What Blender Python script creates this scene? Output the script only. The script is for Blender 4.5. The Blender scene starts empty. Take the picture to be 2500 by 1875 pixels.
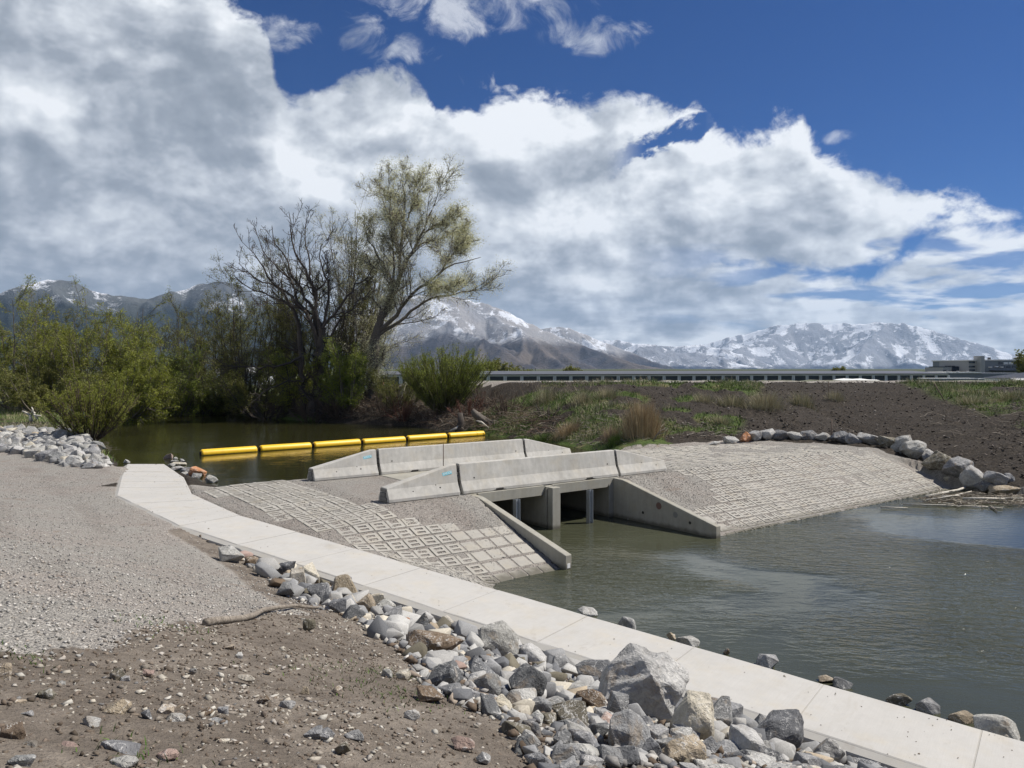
import bpy, bmesh, math, random
import numpy as np
from mathutils import Vector, Matrix
R = math.radians
rng = np.random.default_rng(7)
random.seed(7)
scene = bpy.context.scene
COL = scene.collection

# ------------------------------------------------------------------ camera
CAMZ = 4.77
F = 1878.0
cam = bpy.data.cameras.new('camera')
cam_o = bpy.data.objects.new('camera', cam); COL.objects.link(cam_o)
cam.sensor_width = 36; cam.lens = 36 * F / 2500
cam.shift_y = -37.5 / 2500
cam.clip_start = 0.1; cam.clip_end = 60000
cam_o.location = (0, 0, CAMZ); cam_o.rotation_euler = (R(90), 0, 0)
scene.camera = cam_o

# ------------------------------------------------------------------ light
SUN_EL, SUN_AZ = R(52), R(80)       # azimuth measured from +Y (ahead) towards +X (right)
sun = bpy.data.lights.new('sun', 'SUN'); sun.energy = 5.0; sun.angle = R(0.53)
sun.color = (1.0, 0.94, 0.85)
sun_o = bpy.data.objects.new('sun', sun); COL.objects.link(sun_o)
sd = Vector((math.sin(SUN_AZ) * math.cos(SUN_EL), math.cos(SUN_AZ) * math.cos(SUN_EL), math.sin(SUN_EL)))
sun_o.rotation_euler = sd.to_track_quat('Z', 'Y').to_euler()
sun_o.location = (0, 0, 60)
scene.view_settings.view_transform = 'Standard'
scene.view_settings.look = 'None'
scene.view_settings.exposure = 0.33
scene.view_settings.gamma = 1.0
scene.view_settings.use_curve_mapping = False
cy = scene.cycles
cy.use_denoising = True
cy.max_bounces = 6; cy.diffuse_bounces = 2; cy.glossy_bounces = 3; cy.transmission_bounces = 3
cy.transparent_max_bounces = 8; cy.volume_bounces = 0
cy.caustics_reflective = False; cy.caustics_refractive = False

# ------------------------------------------------------------------ node helper
class NT:
    def __init__(s, tree): s.t = tree; s.n = tree.nodes; s.l = tree.links
    def new(s, typ, **kw):
        n = s.n.new(typ)
        for k, v in kw.items(): setattr(n, k, v)
        return n
    def put(s, sock, v):
        if isinstance(v, bpy.types.NodeSocket): s.l.new(v, sock)
        elif v is not None:
            if hasattr(sock.default_value, '__len__') and isinstance(v, (int, float)):
                sock.default_value = [v] * len(sock.default_value)
            elif hasattr(sock.default_value, '__len__') and len(sock.default_value) == 4 and len(v) == 3:
                sock.default_value = (*v, 1)
            else: sock.default_value = v
    def math(s, op, a, b=None, c=None, clamp=False):
        n = s.new('ShaderNodeMath', operation=op); n.use_clamp = clamp
        s.put(n.inputs[0], a)
        if b is not None: s.put(n.inputs[1], b)
        if c is not None: s.put(n.inputs[2], c)
        return n.outputs[0]
    def vmath(s, op, a, b=None, scale=None):
        n = s.new('ShaderNodeVectorMath', operation=op)
        s.put(n.inputs[0], a)
        if b is not None: s.put(n.inputs[1], b)
        if scale is not None: s.put(n.inputs['Scale'], scale)
        return n.outputs[0]
    def mix(s, f, a, b, blend='MIX'):
        n = s.new('ShaderNodeMix', data_type='RGBA', blend_type=blend)
        s.put(n.inputs[0], f); s.put(n.inputs[6], a); s.put(n.inputs[7], b)
        return n.outputs[2]
    def mixf(s, f, a, b):
        n = s.new('ShaderNodeMix', data_type='FLOAT')
        s.put(n.inputs[0], f); s.put(n.inputs[2], a); s.put(n.inputs[3], b)
        return n.outputs[0]
    def smooth(s, x, lo, hi, a=0.0, b=1.0):
        n = s.new('ShaderNodeMapRange', interpolation_type='SMOOTHSTEP')
        s.put(n.inputs[0], x); s.put(n.inputs[1], lo); s.put(n.inputs[2], hi); s.put(n.inputs[3], a); s.put(n.inputs[4], b)
        return n.outputs[0]
    def noise(s, vec, scale, detail=4, rough=0.55, dist=0.0, out=0, lac=2.0):
        n = s.new('ShaderNodeTexNoise'); s.put(n.inputs['Vector'], vec)
        s.put(n.inputs['Scale'], scale); s.put(n.inputs['Detail'], detail); s.put(n.inputs['Roughness'], rough)
        s.put(n.inputs['Distortion'], dist); s.put(n.inputs['Lacunarity'], lac)
        return n.outputs[out]
    def voro(s, vec, scale, feature='F1', rnd=1.0):
        n = s.new('ShaderNodeTexVoronoi', feature=feature); s.put(n.inputs['Vector'], vec)
        s.put(n.inputs['Scale'], scale); s.put(n.inputs['Randomness'], rnd)
        return n
    def ramp(s, f, stops, interp='LINEAR'):
        n = s.new('ShaderNodeValToRGB'); n.color_ramp.interpolation = interp
        e = n.color_ramp.elements
        while len(e) < len(stops): e.new(0.5)
        for el, (p, c) in zip(e, stops):
            el.position = p; el.color = (*c, 1) if len(c) == 3 else c
        s.put(n.inputs[0], f)
        return n.outputs[0]
    def comb(s, x, y, z):
        n = s.new('ShaderNodeCombineXYZ'); s.put(n.inputs[0], x); s.put(n.inputs[1], y); s.put(n.inputs[2], z)
        return n.outputs[0]
    def sep(s, v):
        n = s.new('ShaderNodeSeparateXYZ'); s.put(n.inputs[0], v); return n.outputs
    def curve(s, x, pts):
        n = s.new('ShaderNodeFloatCurve'); c = n.mapping.curves[0]
        n.mapping.extend = 'HORIZONTAL'
        while len(c.points) < len(pts): c.points.new(0.5, 0.5)
        for p, (a, b) in zip(c.points, pts): p.location = (a, b); p.handle_type = 'AUTO'
        n.mapping.update(); s.put(n.inputs['Value'], x)
        return n.outputs[0]

# ------------------------------------------------------------------ sky
world = bpy.data.worlds.new('World'); scene.world = world; world.use_nodes = True
def build_sky():
    t = NT(world.node_tree); t.n.clear()
    out = t.new('ShaderNodeOutputWorld'); bg = t.new('ShaderNodeBackground'); bg2 = t.new('ShaderNodeBackground')
    sky = t.new('ShaderNodeTexSky', sky_type='NISHITA'); sky.sun_disc = False
    sky.sun_elevation = SUN_EL; sky.sun_rotation = SUN_AZ
    sky.altitude = 1400; sky.air_density = 1.0; sky.dust_density = 0.25; sky.ozone_density = 2.2
    # the deep spring blue of clear dry mountain air
    blue = t.mix(1.0, sky.outputs[0], (0.20, 0.50, 1.0), 'MULTIPLY')
    t.put(bg.inputs[0], blue); bg.inputs[1].default_value = 0.052
    geo = t.new('ShaderNodeTexCoord'); d = t.vmath('NORMALIZE', geo.outputs['Generated'])
    x, y, z = t.sep(d)
    az = t.math('ARCTAN2', x, y); el = t.math('ARCSINE', z)
    azn = t.math('DIVIDE', t.math('ADD', az, 0.7), 1.4, clamp=True)
    def E(pts):
        o = []
        for u, v in pts:
            a = math.atan((u - 1250) / F); e = math.atan((900 - v) / F * math.cos(a))
            o.append(((a + .7) / 1.4, (e + .1) / .8))
        return o
    # upper outline of the cloud bank, by compass bearing
    top = [(0, .98), (.18, .95)] + E([(520, -130), (600, 0), (655, 110), (706, 212), (745, 195), (790, 168), (870, 165), (955, 142),
              (1030, 180), (1085, 262), (1150, 250), (1243, 238), (1378, 240), (1480, 255), (1582, 268), (1695, 272), (1735, 305), (1765, 330), (1853, 314),
              (1955, 318), (1985, 378), (2090, 405), (2147, 420), (2230, 455), (2300, 490), (2400, 492), (2500, 485)]) + [(1, .37)]
    e_top = t.math('MULTIPLY_ADD', t.curve(azn, top), .8, -.1)
    h_up = [(0, .2)] + E([(1700, 640), (1800, 640), (1870, 635), (1950, 645), (2030, 640), (2110, 628), (2180, 612), (2215, 570), (2270, 545), (2400, 530), (2500, 515)]) + [(1, .33)]
    h_lo = [(0, .22)] + E([(1700, 632), (1800, 655), (1870, 668), (1950, 662), (2030, 700), (2110, 695), (2180, 665), (2230, 630), (2270, 580), (2400, 566), (2500, 560)]) + [(1, .30)]
    e_hu = t.math('MULTIPLY_ADD', t.curve(azn, h_up), .8, -.1)
    e_hl = t.math('MULTIPLY_ADD', t.curve(azn, h_lo), .8, -.1)
    # coordinates: sky sphere for billows, cloud-deck plane for streets towards the horizon
    sph = t.comb(t.math('MULTIPLY', az, 1.0), t.math('MULTIPLY', el, 1.35), t.math('MULTIPLY', y, .15))
    zz = t.math('ADD', t.math('MAXIMUM', z, 0), .14)
    pl = t.comb(t.math('DIVIDE', x, zz), t.math('DIVIDE', y, zz), 0.0)
    street0 = t.noise(t.vmath('ADD', pl, (31, 7, 0)), 1.25, 5, .55, .2)
    nb = t.noise(sph, 9.0, 7, .6, .35)
    nf = t.noise(sph, 26.0, 6, .62, .4)
    edge = t.math('ADD', t.math('MULTIPLY', t.math('SUBTRACT', nb, .5), .16), t.math('MULTIPLY', t.math('SUBTRACT', nf, .5), .055))
    m = t.math('ADD', t.math('SUBTRACT', e_top, el), edge)
    D = t.smooth(m, -.004, .022)
    hn = t.math('MULTIPLY', t.math('SUBTRACT', t.noise(sph, 20.0, 6, .6, .3), .5), .07)
    hole = t.math('MINIMUM', t.math('ADD', t.math('SUBTRACT', e_hu, el), hn), t.math('ADD', t.math('SUBTRACT', el, e_hl), hn))
    hole = t.smooth(hole, -.006, .016)
    D = t.math('MULTIPLY', D, t.math('SUBTRACT', 1.0, hole))
    inn = [(0, .2)] + E([(900, 720), (1100, 610), (1250, 535), (1400, 465), (1500, 418), (1565, 394), (1650, 362), (1710, 342), (1765, 300), (1900, 200)]) + [(1, 1.0)]
    m2 = t.math('ADD', t.math('SUBTRACT', t.math('MULTIPLY_ADD', t.curve(azn, inn), .8, -.1), el), t.math('MULTIPLY', edge, .6))
    win = t.math('MULTIPLY', t.smooth(az, math.atan(315 / F) - .05, math.atan(330 / F)), t.smooth(az, math.atan(470 / F), math.atan(540 / F), 1, 0))
    notch = t.math('MULTIPLY', win, t.math('MULTIPLY', t.smooth(m2, -.026, -.016), t.smooth(m2, -.006, .002, 1, 0)))
    D = t.math('MULTIPLY', D, t.math('SUBTRACT', 1.0, notch))
    gap = t.math('MULTIPLY', t.smooth(street0, .50, .60), t.math('MULTIPLY', t.smooth(az, .12, .40), t.math('MULTIPLY', t.smooth(el, .035, .07), t.smooth(el, .14, .19, 1, 0))))
    D = t.math('MULTIPLY', D, t.math('SUBTRACT', 1.0, t.math('MULTIPLY', gap, .85)))
    # thin wisps above the bank
    def blob(u, v, ra, re, k):
        a = math.atan((u - 1250) / F); e = math.atan((900 - v) / F * math.cos(a))
        da = t.math('DIVIDE', t.math('SUBTRACT', az, a), ra); de = t.math('DIVIDE', t.math('SUBTRACT', el, e), re)
        r2 = t.math('ADD', t.math('MULTIPLY', da, da), t.math('MULTIPLY', de, de))
        return t.math('MULTIPLY', t.smooth(r2, 0.0, 1.6, 1.0, 0.0), k)
    w = blob(1160, 5, .20, .055, 1.0)
    for b in ((940, 60, .045, .06, .8), (960, 110, .08, .03, .9), (1400, 95, .11, .035, .95), (660, 75, .07, .03, .95), (1140, 210, .06, .03, .6), (2055, 333, .035, .012, 1.0), (1690, 265, .03, .015, .5)):
        w = t.math('MAXIMUM', w, blob(*b))
    wn = t.noise(sph, 15.0, 7, .62, .9)
    W = t.smooth(t.math('ADD', t.math('MULTIPLY', w, .42), t.math('SUBTRACT', wn, .78)), 0.0, .30, 0, .62)
    # light and dark inside the bank
    up = t.vmath('ADD', sph, (.022, .034, 0))
    def tone(v):
        return t.noise(v, 4.6, 5.5, .55, .2)
    relief = t.math('ADD', t.math('MULTIPLY', t.math('SUBTRACT', tone(sph), tone(up)), 3.1), t.math('MULTIPLY', t.math('SUBTRACT', t.noise(sph, 13., 4, .5, .15), t.noise(t.vmath('ADD', sph, (.010, .014, 0)), 13., 4, .5, .15)), 1.5))
    big = t.noise(t.comb(t.math('MULTIPLY', az, 1.0), t.math('MULTIPLY', el, 2.6), 3.3), 3.0, 3.0, .5, .2)
    street = t.noise(pl, 1.5, 5, .54, .15)
    low = t.smooth(el, .06, .26, 1.0, 0.0)
    fine = t.noise(t.comb(t.math('MULTIPLY', az, 1.0), t.math('MULTIPLY', el, 3.2), 7.3), 11.0, 4.0, .52, .3)
    body = t.mixf(low, big, t.math('MULTIPLY_ADD', street, .55, t.math('MULTIPLY', fine, .45)))
    rim = t.smooth(m, .0, .16, 1.0, 0.0)
    L = t.math('ADD', t.math('MULTIPLY', t.math('SUBTRACT', body, .5), 1.7), .60)
    L = t.math('ADD', L, relief)
    L = t.math('ADD', L, t.math('MULTIPLY', rim, .32))
    lobe = t.math('MULTIPLY', t.smooth(m2, -.01, .012), t.smooth(m2, .012, .10, 1, 0))
    shade2 = t.math('MULTIPLY', t.smooth(m2, -.10, -.02), t.smooth(m2, -.02, .0, 1, 0))
    lw = t.math('MULTIPLY', t.smooth(az, -.16, .10), t.smooth(az, .27, .31, 1, 0))
    L = t.math('ADD', L, t.math('MULTIPLY', lw, t.math('SUBTRACT', t.math('MULTIPLY', lobe, .24), t.math('MULTIPLY', shade2, .12))))
    # the wide grey bases
    greyb = t.math('MAXIMUM', blob(60, 400, .28, .15, .7), t.math('MAXIMUM', blob(1330, 410, .13, .035, .9), blob(1640, 450, .14, .035, .9)))
    greyb = t.math('MAXIMUM', greyb, blob(1800, 550, .16, .03, .7))
    L = t.math('SUBTRACT', L, t.math('MULTIPLY', greyb, .34))
    L = t.math('ADD', L, t.math('MULTIPLY', t.math('MULTIPLY', t.smooth(el, .02, .14, 1, 0), t.smooth(az, -.1, .2)), t.math('MULTIPLY', t.math('SUBTRACT', street, .46), 1.5)))
    L = t.math('SUBTRACT', L, t.math('MULTIPLY', t.smooth(el, .03, .22, 1, 0), t.smooth(az, .1, -.45, 0, .14)))
    cc = t.ramp(L, [(0.0, (.235, .27, .32)), (.30, (.30, .335, .39)), (.55, (.43, .465, .52)), (.80, (.60, .635, .68)), (1.0, (.76, .785, .82))])
    t.put(bg2.inputs[0], cc); bg2.inputs[1].default_value = 0.97
    tot = t.math('MAXIMUM', D, W)
    # haze veil low down thins the contrast against blue
    ms = t.new('ShaderNodeMixShader'); t.put(ms.inputs[0], tot); t.l.new(bg.outputs[0], ms.inputs[1]); t.l.new(bg2.outputs[0], ms.inputs[2])
    t.l.new(ms.outputs[0], out.inputs[0])
build_sky()

# ------------------------------------------------------------------ numpy noise
def _h(ix, iy, seed):
    n = (ix.astype(np.int64) * 374761393 + iy.astype(np.int64) * 668265263 + seed * 982451653) & 0xFFFFFFFF
    n = ((n ^ (n >> 13)) * 1274126177) & 0xFFFFFFFF
    n = n ^ (n >> 16)
    return (n & 0xFFFF) / 65535.0
def vnoise(x, y, seed=0):
    x = np.asarray(x, float); y = np.asarray(y, float)
    ix = np.floor(x); iy = np.floor(y); fx = x - ix; fy = y - iy
    ux = fx * fx * fx * (fx * (fx * 6 - 15) + 10); uy = fy * fy * fy * (fy * (fy * 6 - 15) + 10)
    a = _h(ix, iy, seed); b = _h(ix + 1, iy, seed); c = _h(ix, iy + 1, seed); d = _h(ix + 1, iy + 1, seed)
    return (a * (1 - ux) + b * ux) * (1 - uy) + (c * (1 - ux) + d * ux) * uy
def fbm(x, y, seed=0, o=4, g=.5):
    s = 0; a = 1; t = 0
    for i in range(o):
        s = s + a * vnoise(x * 2 ** i, y * 2 ** i, seed + i * 17); t += a; a *= g
    return s / t - .5
def ridged(x, y, seed=0, o=5, g=.5):
    s = 0; a = 1; t = 0
    for i in range(o):
        s = s + a * (1 - np.abs(2 * vnoise(x * 2 ** i, y * 2 ** i, seed + i * 31) - 1)); t += a; a *= g
    return s / t
def sstep(x, a, b):
    t = np.clip((x - a) / (b - a), 0, 1); return t * t * (3 - 2 * t)
def sdf(px, py, poly):
    """signed distance to a closed polygon, negative inside"""
    px = np.asarray(px, float); py = np.asarray(py, float)
    d = np.full(px.shape, 1e9); inside = np.zeros(px.shape, bool); n = len(poly)
    for i in range(n):
        ax, ay = poly[i]; bx, by = poly[(i + 1) % n]
        ex, ey = bx - ax, by - ay
        t = np.clip(((px - ax) * ex + (py - ay) * ey) / (ex * ex + ey * ey), 0, 1)
        d = np.minimum(d, (px - ax - t * ex) ** 2 + (py - ay - t * ey) ** 2)
        if ey != 0:
            c = ((ay > py) != (by > py)) & (px < (py - ay) / ey * ex + ax); inside ^= c
    d = np.sqrt(d)
    return np.where(inside, -d, d)
def pline(px, py, pts):
    """nearest distance, side (+ left of travel) and running parameter along an open polyline"""
    px = np.asarray(px, float); py = np.asarray(py, float)
    best = np.full(px.shape, 1e18); side = np.zeros(px.shape); par = np.zeros(px.shape)
    for i in range(len(pts) - 1):
        ax, ay = pts[i][:2]; bx, by = pts[i + 1][:2]; ex, ey = bx - ax, by - ay
        t = np.clip(((px - ax) * ex + (py - ay) * ey) / (ex * ex + ey * ey), 0, 1)
        d = (px - ax - t * ex) ** 2 + (py - ay - t * ey) ** 2
        k = d < best; best = np.where(k, d, best)
        side = np.where(k, np.sign(ex * (py - ay) - ey * (px - ax)), side); par = np.where(k, i + t, par)
    return np.sqrt(best), side, par

# ------------------------------------------------------------------ objects
def tag(o, label=None, cat=None, group=None, kind=None):
    if label: o['label'] = label
    if cat: o['category'] = cat
    if group: o['group'] = group
    if kind: o['kind'] = kind
    return o
def empty(name, loc=(0, 0, 0), rz=0.0):
    o = bpy.data.objects.new(name, None); COL.objects.link(o); o.location = loc; o.rotation_euler = (0, 0, rz)
    o.empty_display_size = .2
    return o
def link(name, me, mat=None, parent=None, loc=None, rot=None):
    o = bpy.data.objects.new(name, me); COL.objects.link(o)
    if mat is not None and not me.materials: me.materials.append(mat)
    if parent is not None: o.parent = parent
    if loc is not None: o.location = loc
    if rot is not None: o.rotation_euler = rot
    return o
def npmesh(name, V, Fc, smooth=False, col=None, colname='tint'):
    """V (n,3); Fc (m,3|4) int array, or a list of such arrays"""
    me = bpy.data.meshes.new(name); V = np.asarray(V, np.float32)
    Fl = Fc if isinstance(Fc, list) else [Fc]
    Fl = [np.asarray(f, np.int32) for f in Fl if len(f)]
    nl = sum(f.size for f in Fl); npoly = sum(len(f) for f in Fl)
    me.vertices.add(len(V)); me.vertices.foreach_set('co', V.ravel())
    me.loops.add(nl); me.polygons.add(npoly)
    me.loops.foreach_set('vertex_index', np.concatenate([f.ravel() for f in Fl]))
    starts = []; c = 0
    for f in Fl:
        k = f.shape[1]; starts.append(c + np.arange(len(f)) * k); c += f.size
    me.polygons.foreach_set('loop_start', np.concatenate(starts).astype(np.int32))
    if smooth: me.polygons.foreach_set('use_smooth', np.ones(npoly, bool))
    me.update(calc_edges=True)
    if col is not None:
        at = me.color_attributes.new(colname, 'FLOAT_COLOR', 'POINT')
        c4 = np.ones((len(V), 4), np.float32); c4[:, :col.shape[1]] = col
        at.data.foreach_set('color', c4.ravel())
    return me
def bm_mesh(name, bm, smooth=False):
    me = bpy.data.meshes.new(name); bmesh.ops.recalc_face_normals(bm, faces=bm.faces); bm.to_mesh(me); bm.free()
    if smooth:
        for p in me.polygons: p.use_smooth = True
    return me
def bbox(bm, x0, x1, y0, y1, z0, z1, bev=0.0, M=None):
    r = bmesh.ops.create_cube(bm, size=1.0)
    vs = r['verts']
    for v in vs:
        v.co = Vector(((x0 + x1) / 2 + v.co.x * (x1 - x0), (y0 + y1) / 2 + v.co.y * (y1 - y0), (z0 + z1) / 2 + v.co.z * (z1 - z0)))
    if bev > 0:
        es = list({e for v in vs for e in v.link_edges})
        rr = bmesh.ops.bevel(bm, geom=es, offset=bev, segments=1, affect='EDGES')
        vs = list({v for f in rr['faces'] for v in f.verts} | {v for v in vs if v.is_valid})
    if M is not None:
        for v in vs: v.co = M @ v.co
    return vs
def box_obj(name, dims, mat, parent=None, bev=0.0, M=None):
    bm = bmesh.new(); bbox(bm, *dims, bev=bev, M=M)
    return link(name, bm_mesh(name, bm), mat, parent)
def prism(bm, prof, axis_pts, cap=True):
    """sweep a closed profile [(offset, height)] along frames [(origin, right, up)]"""
    rings = []
    for o, r, u in axis_pts:
        rings.append([bm.verts.new(Vector(o) + Vector(r) * a + Vector(u) * b) for a, b in prof])
    n = len(prof)
    for i in range(len(rings) - 1):
        for j in range(n):
            bm.faces.new((rings[i][j], rings[i][(j + 1) % n], rings[i + 1][(j + 1) % n], rings[i + 1][j]))
    if cap:
        bm.faces.new(rings[0][::-1]); bm.faces.new(rings[-1])
    return rings
def tubes(P, Rr, k=4, cap=False):
    """P (N,n,3), Rr (N,n) -> verts, quads"""
    N, n, _ = P.shape
    T = np.gradient(P, axis=1); T /= np.linalg.norm(T, axis=2, keepdims=True) + 1e-9
    ref = np.where(np.abs(T[..., 2:3]) > .9, np.array([1., 0, 0]), np.array([0, 0, 1.]))
    A = np.cross(T, ref); A /= np.linalg.norm(A, axis=2, keepdims=True) + 1e-9
    B = np.cross(T, A)
    ang = np.arange(k) / k * 2 * np.pi
    V = P[:, :, None, :] + Rr[:, :, None, None] * (A[:, :, None, :] * np.cos(ang)[None, None, :, None] + B[:, :, None, :] * np.sin(ang)[None, None, :, None])
    idx = np.arange(N * n * k).reshape(N, n, k)
    a = idx[:, :-1, :]; b = idx[:, 1:, :]
    q = np.stack([a, np.roll(a, -1, 2), np.roll(b, -1, 2), b], -1).reshape(-1, 4)
    return V.reshape(-1, 3), q
class Geo:
    def __init__(s): s.V = []; s.Q = []; s.T = []; s.C = []; s.n = 0
    def add(s, V, Q=None, T=None, C=None):
        s.V.append(V)
        if Q is not None: s.Q.append(Q + s.n)
        if T is not None: s.T.append(T + s.n)
        if C is not None: s.C.append(np.broadcast_to(C, (len(V), 3)) if np.ndim(C) == 1 else C)
        s.n += len(V)
    def mesh(s, name, smooth=False):
        V = np.concatenate(s.V); F_ = []
        if s.T: F_.append(np.concatenate(s.T))
        if s.Q: F_.append(np.concatenate(s.Q))
        return npmesh(name, V, F_, smooth, np.concatenate(s.C) if s.C else None)
def tube_obj(name, pts, rad, mat, parent=None, k=6, smooth=True):
    P = np.array(pts, float)[None]; r = np.array(rad, float) * np.ones(len(pts)) if np.ndim(rad) == 0 else np.array(rad, float)
    V, q = tubes(P, r[None], k)
    n = len(pts); c0 = P[0, 0]; c1 = P[0, -1]
    V = np.vstack([V, c0, c1]); b = len(V) - 2
    t = [(b, (j + 1) % k, j) for j in range(k)] + [(b + 1, (n - 1) * k + j, (n - 1) * k + (j + 1) % k) for j in range(k)]
    me = npmesh(name, V, [np.array(t), q], smooth)
    return link(name, me, mat, parent)

def lathe(name, prof, mat, parent=None, k=24, smooth=True):
    V = []; n = len(prof)
    for x, r in prof:
        for j in range(k):
            a = j / k * 2 * math.pi; V.append((x, r * math.cos(a), r * math.sin(a)))
    q = [(i * k + j, (i + 1) * k + j, (i + 1) * k + (j + 1) % k, i * k + (j + 1) % k) for i in range(n - 1) for j in range(k)]
    return link(name, npmesh(name, np.array(V), np.array(q), smooth), mat, parent)

# ------------------------------------------------------------------ materials
def mat_new(name):
    m = bpy.data.materials.new(name); m.use_nodes = True
    t = NT(m.node_tree); t.n.clear()
    o = t.new('ShaderNodeOutputMaterial'); b = t.new('ShaderNodeBsdfPrincipled')
    t.l.new(b.outputs[0], o.inputs[0])
    return m, t, b
def bump(t, b, h, strength=.5, dist=.01, normal=None):
    n = t.new('ShaderNodeBump'); n.inputs['Strength'].default_value = strength; n.inputs['Distance'].default_value = dist
    t.put(n.inputs['Height'], h)
    if normal is not None: t.l.new(normal, n.inputs['Normal'])
    t.l.new(n.outputs[0], b.inputs['Normal']); return n.outputs[0]
def pos(t): return t.new('ShaderNodeNewGeometry').outputs['Position']
def simple(name, col, rough=.7, metal=0.0, var=.25, scale=6, bmp=.0, spec=.3):
    m, t, b = mat_new(name); p = pos(t)
    n = t.noise(p, scale, 5, .6)
    f = t.math('MULTIPLY_ADD', t.math('SUBTRACT', n, .5), var * 2, 1.0)
    c = t.vmath('SCALE', col, scale=f)
    t.put(b.inputs['Base Color'], c); b.inputs['Roughness'].default_value = rough; b.inputs['Metallic'].default_value = metal
    b.inputs['Specular IOR Level'].default_value = spec
    if bmp: bump(t, b, t.noise(p, scale * 8, 4, .6), bmp, .01)
    return m
def concrete(name, col, stain=.35, streak=False, bmp=.35, fine=90, wet=False, mudk=.25):
    m, t, b = mat_new(name)
    tc = t.new('ShaderNodeTexCoord').outputs['Object']; p = pos(t)
    big = t.noise(p, .9, 5, .6, .4); mid = t.noise(p, 5.5, 5, .62, .3); fin = t.noise(p, fine, 3, .6)
    f = t.math('ADD', t.math('MULTIPLY', t.math('SUBTRACT', big, .5), stain), t.math('MULTIPLY', t.math('SUBTRACT', mid, .5), stain * .7))
    f = t.math('ADD', f, t.math('MULTIPLY', t.math('SUBTRACT', fin, .5), .12))
    if streak:
        x, y, z = t.sep(p)
        sv = t.comb(x, y, t.math('MULTIPLY', z, .12))
        f = t.math('ADD', f, t.math('MULTIPLY', t.math('SUBTRACT', t.noise(sv, 9, 4, .6), .5), stain * .8))
    pit = t.smooth(t.voro(p, 55).outputs['Distance'], .05, .13)
    pit = t.math('MAXIMUM', pit, t.smooth(t.noise(p, 7, 2), .52, .60, 0, 1))
    c = t.vmath('SCALE', col, scale=t.math('ADD', 1.0, f))
    warm = t.mix(t.smooth(t.noise(p, 2.3, 4, .6), .45, .75, 0, .55), c, t.vmath('MULTIPLY', c, (1.03, .97, .86)))
    c = t.vmath('SCALE', warm, scale=t.math('MULTIPLY_ADD', pit, .35, .65))
    if wet:
        x, y, z = t.sep(p); ws = t.smooth(t.math('ADD', z, t.math('MULTIPLY', t.math('SUBTRACT', mid, .5), .12)), .02, .16, 1, 0)
        c = t.mix(t.math('MULTIPLY', ws, .8), c, (.075, .07, .05))
    mud = t.math('MULTIPLY', t.smooth(t.noise(p, 1.7, 6, .68, .5), .60, .70), mudk)
    c = t.mix(mud, c, (.24, .20, .155))
    t.put(b.inputs['Base Color'], c); b.inputs['Roughness'].default_value = .85; b.inputs['Specular IOR Level'].default_value = .25
    bump(t, b, t.math('ADD', t.math('MULTIPLY', fin, .4), t.math('ADD', mid, t.math('MULTIPLY', pit, .5))), bmp, .006)
    return m
def attr(t, name='tint'):
    n = t.new('ShaderNodeVertexColor'); n.layer_name = name; return n.outputs[0]

M = {}
M['path'] = concrete('pale_broomed_concrete', (.44, .43, .405), .22, bmp=.25)
def broom(m):
    t = NT(m.node_tree); b_ = [n for n in t.n if n.type == 'BSDF_PRINCIPLED'][0]; p_ = pos(t)
    x, y, z = t.sep(p_); w = t.math('ADD', t.math('MULTIPLY', x, -.81), t.math('MULTIPLY', y, .587)); l = t.math('ADD', t.math('MULTIPLY', x, .587), t.math('MULTIPLY', y, .81))
    n = t.noise(t.comb(t.math('MULTIPLY', w, 60), t.math('MULTIPLY', l, 2.0), 0), 1.0, 3, .6)
    old = b_.inputs['Base Color'].links[0].from_socket
    sc = t.smooth(t.noise(t.comb(t.math('MULTIPLY', w, 1.2), t.math('MULTIPLY', l, .5), 4), 1.4, 6, .68, .6), .56, .74, 0, .30)
    c = t.mix(sc, t.vmath('SCALE', old, scale=t.math('MULTIPLY_ADD', n, .14, .93)), (.33, .295, .235))
    t.put(b_.inputs['Base Color'], c)
broom(M['path'])
M['path_side'] = concrete('path_edge_concrete', (.36, .35, .325), .25, bmp=.3)
M['barrier'] = concrete('barrier_concrete', (.42, .41, .38), .60, True)
M['culvert'] = concrete('culvert_concrete', (.31, .30, .26), .45, True, wet=True)
M['block'] = concrete('block_concrete', (.35, .335, .30), .45, bmp=.5, wet=True, mudk=.6)
M['steel'] = simple('galvanised_steel', (.42, .45, .48), .45, .6, .2, 20)
M['dark'] = simple('dark_opening', (.035, .033, .03), .9)
M['rebar'] = simple('rusty_rod', (.12, .09, .07), .8)
M['white'] = simple('white_sheet', (.78, .78, .76), .6, var=.08)
M['yellow'] = None

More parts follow.
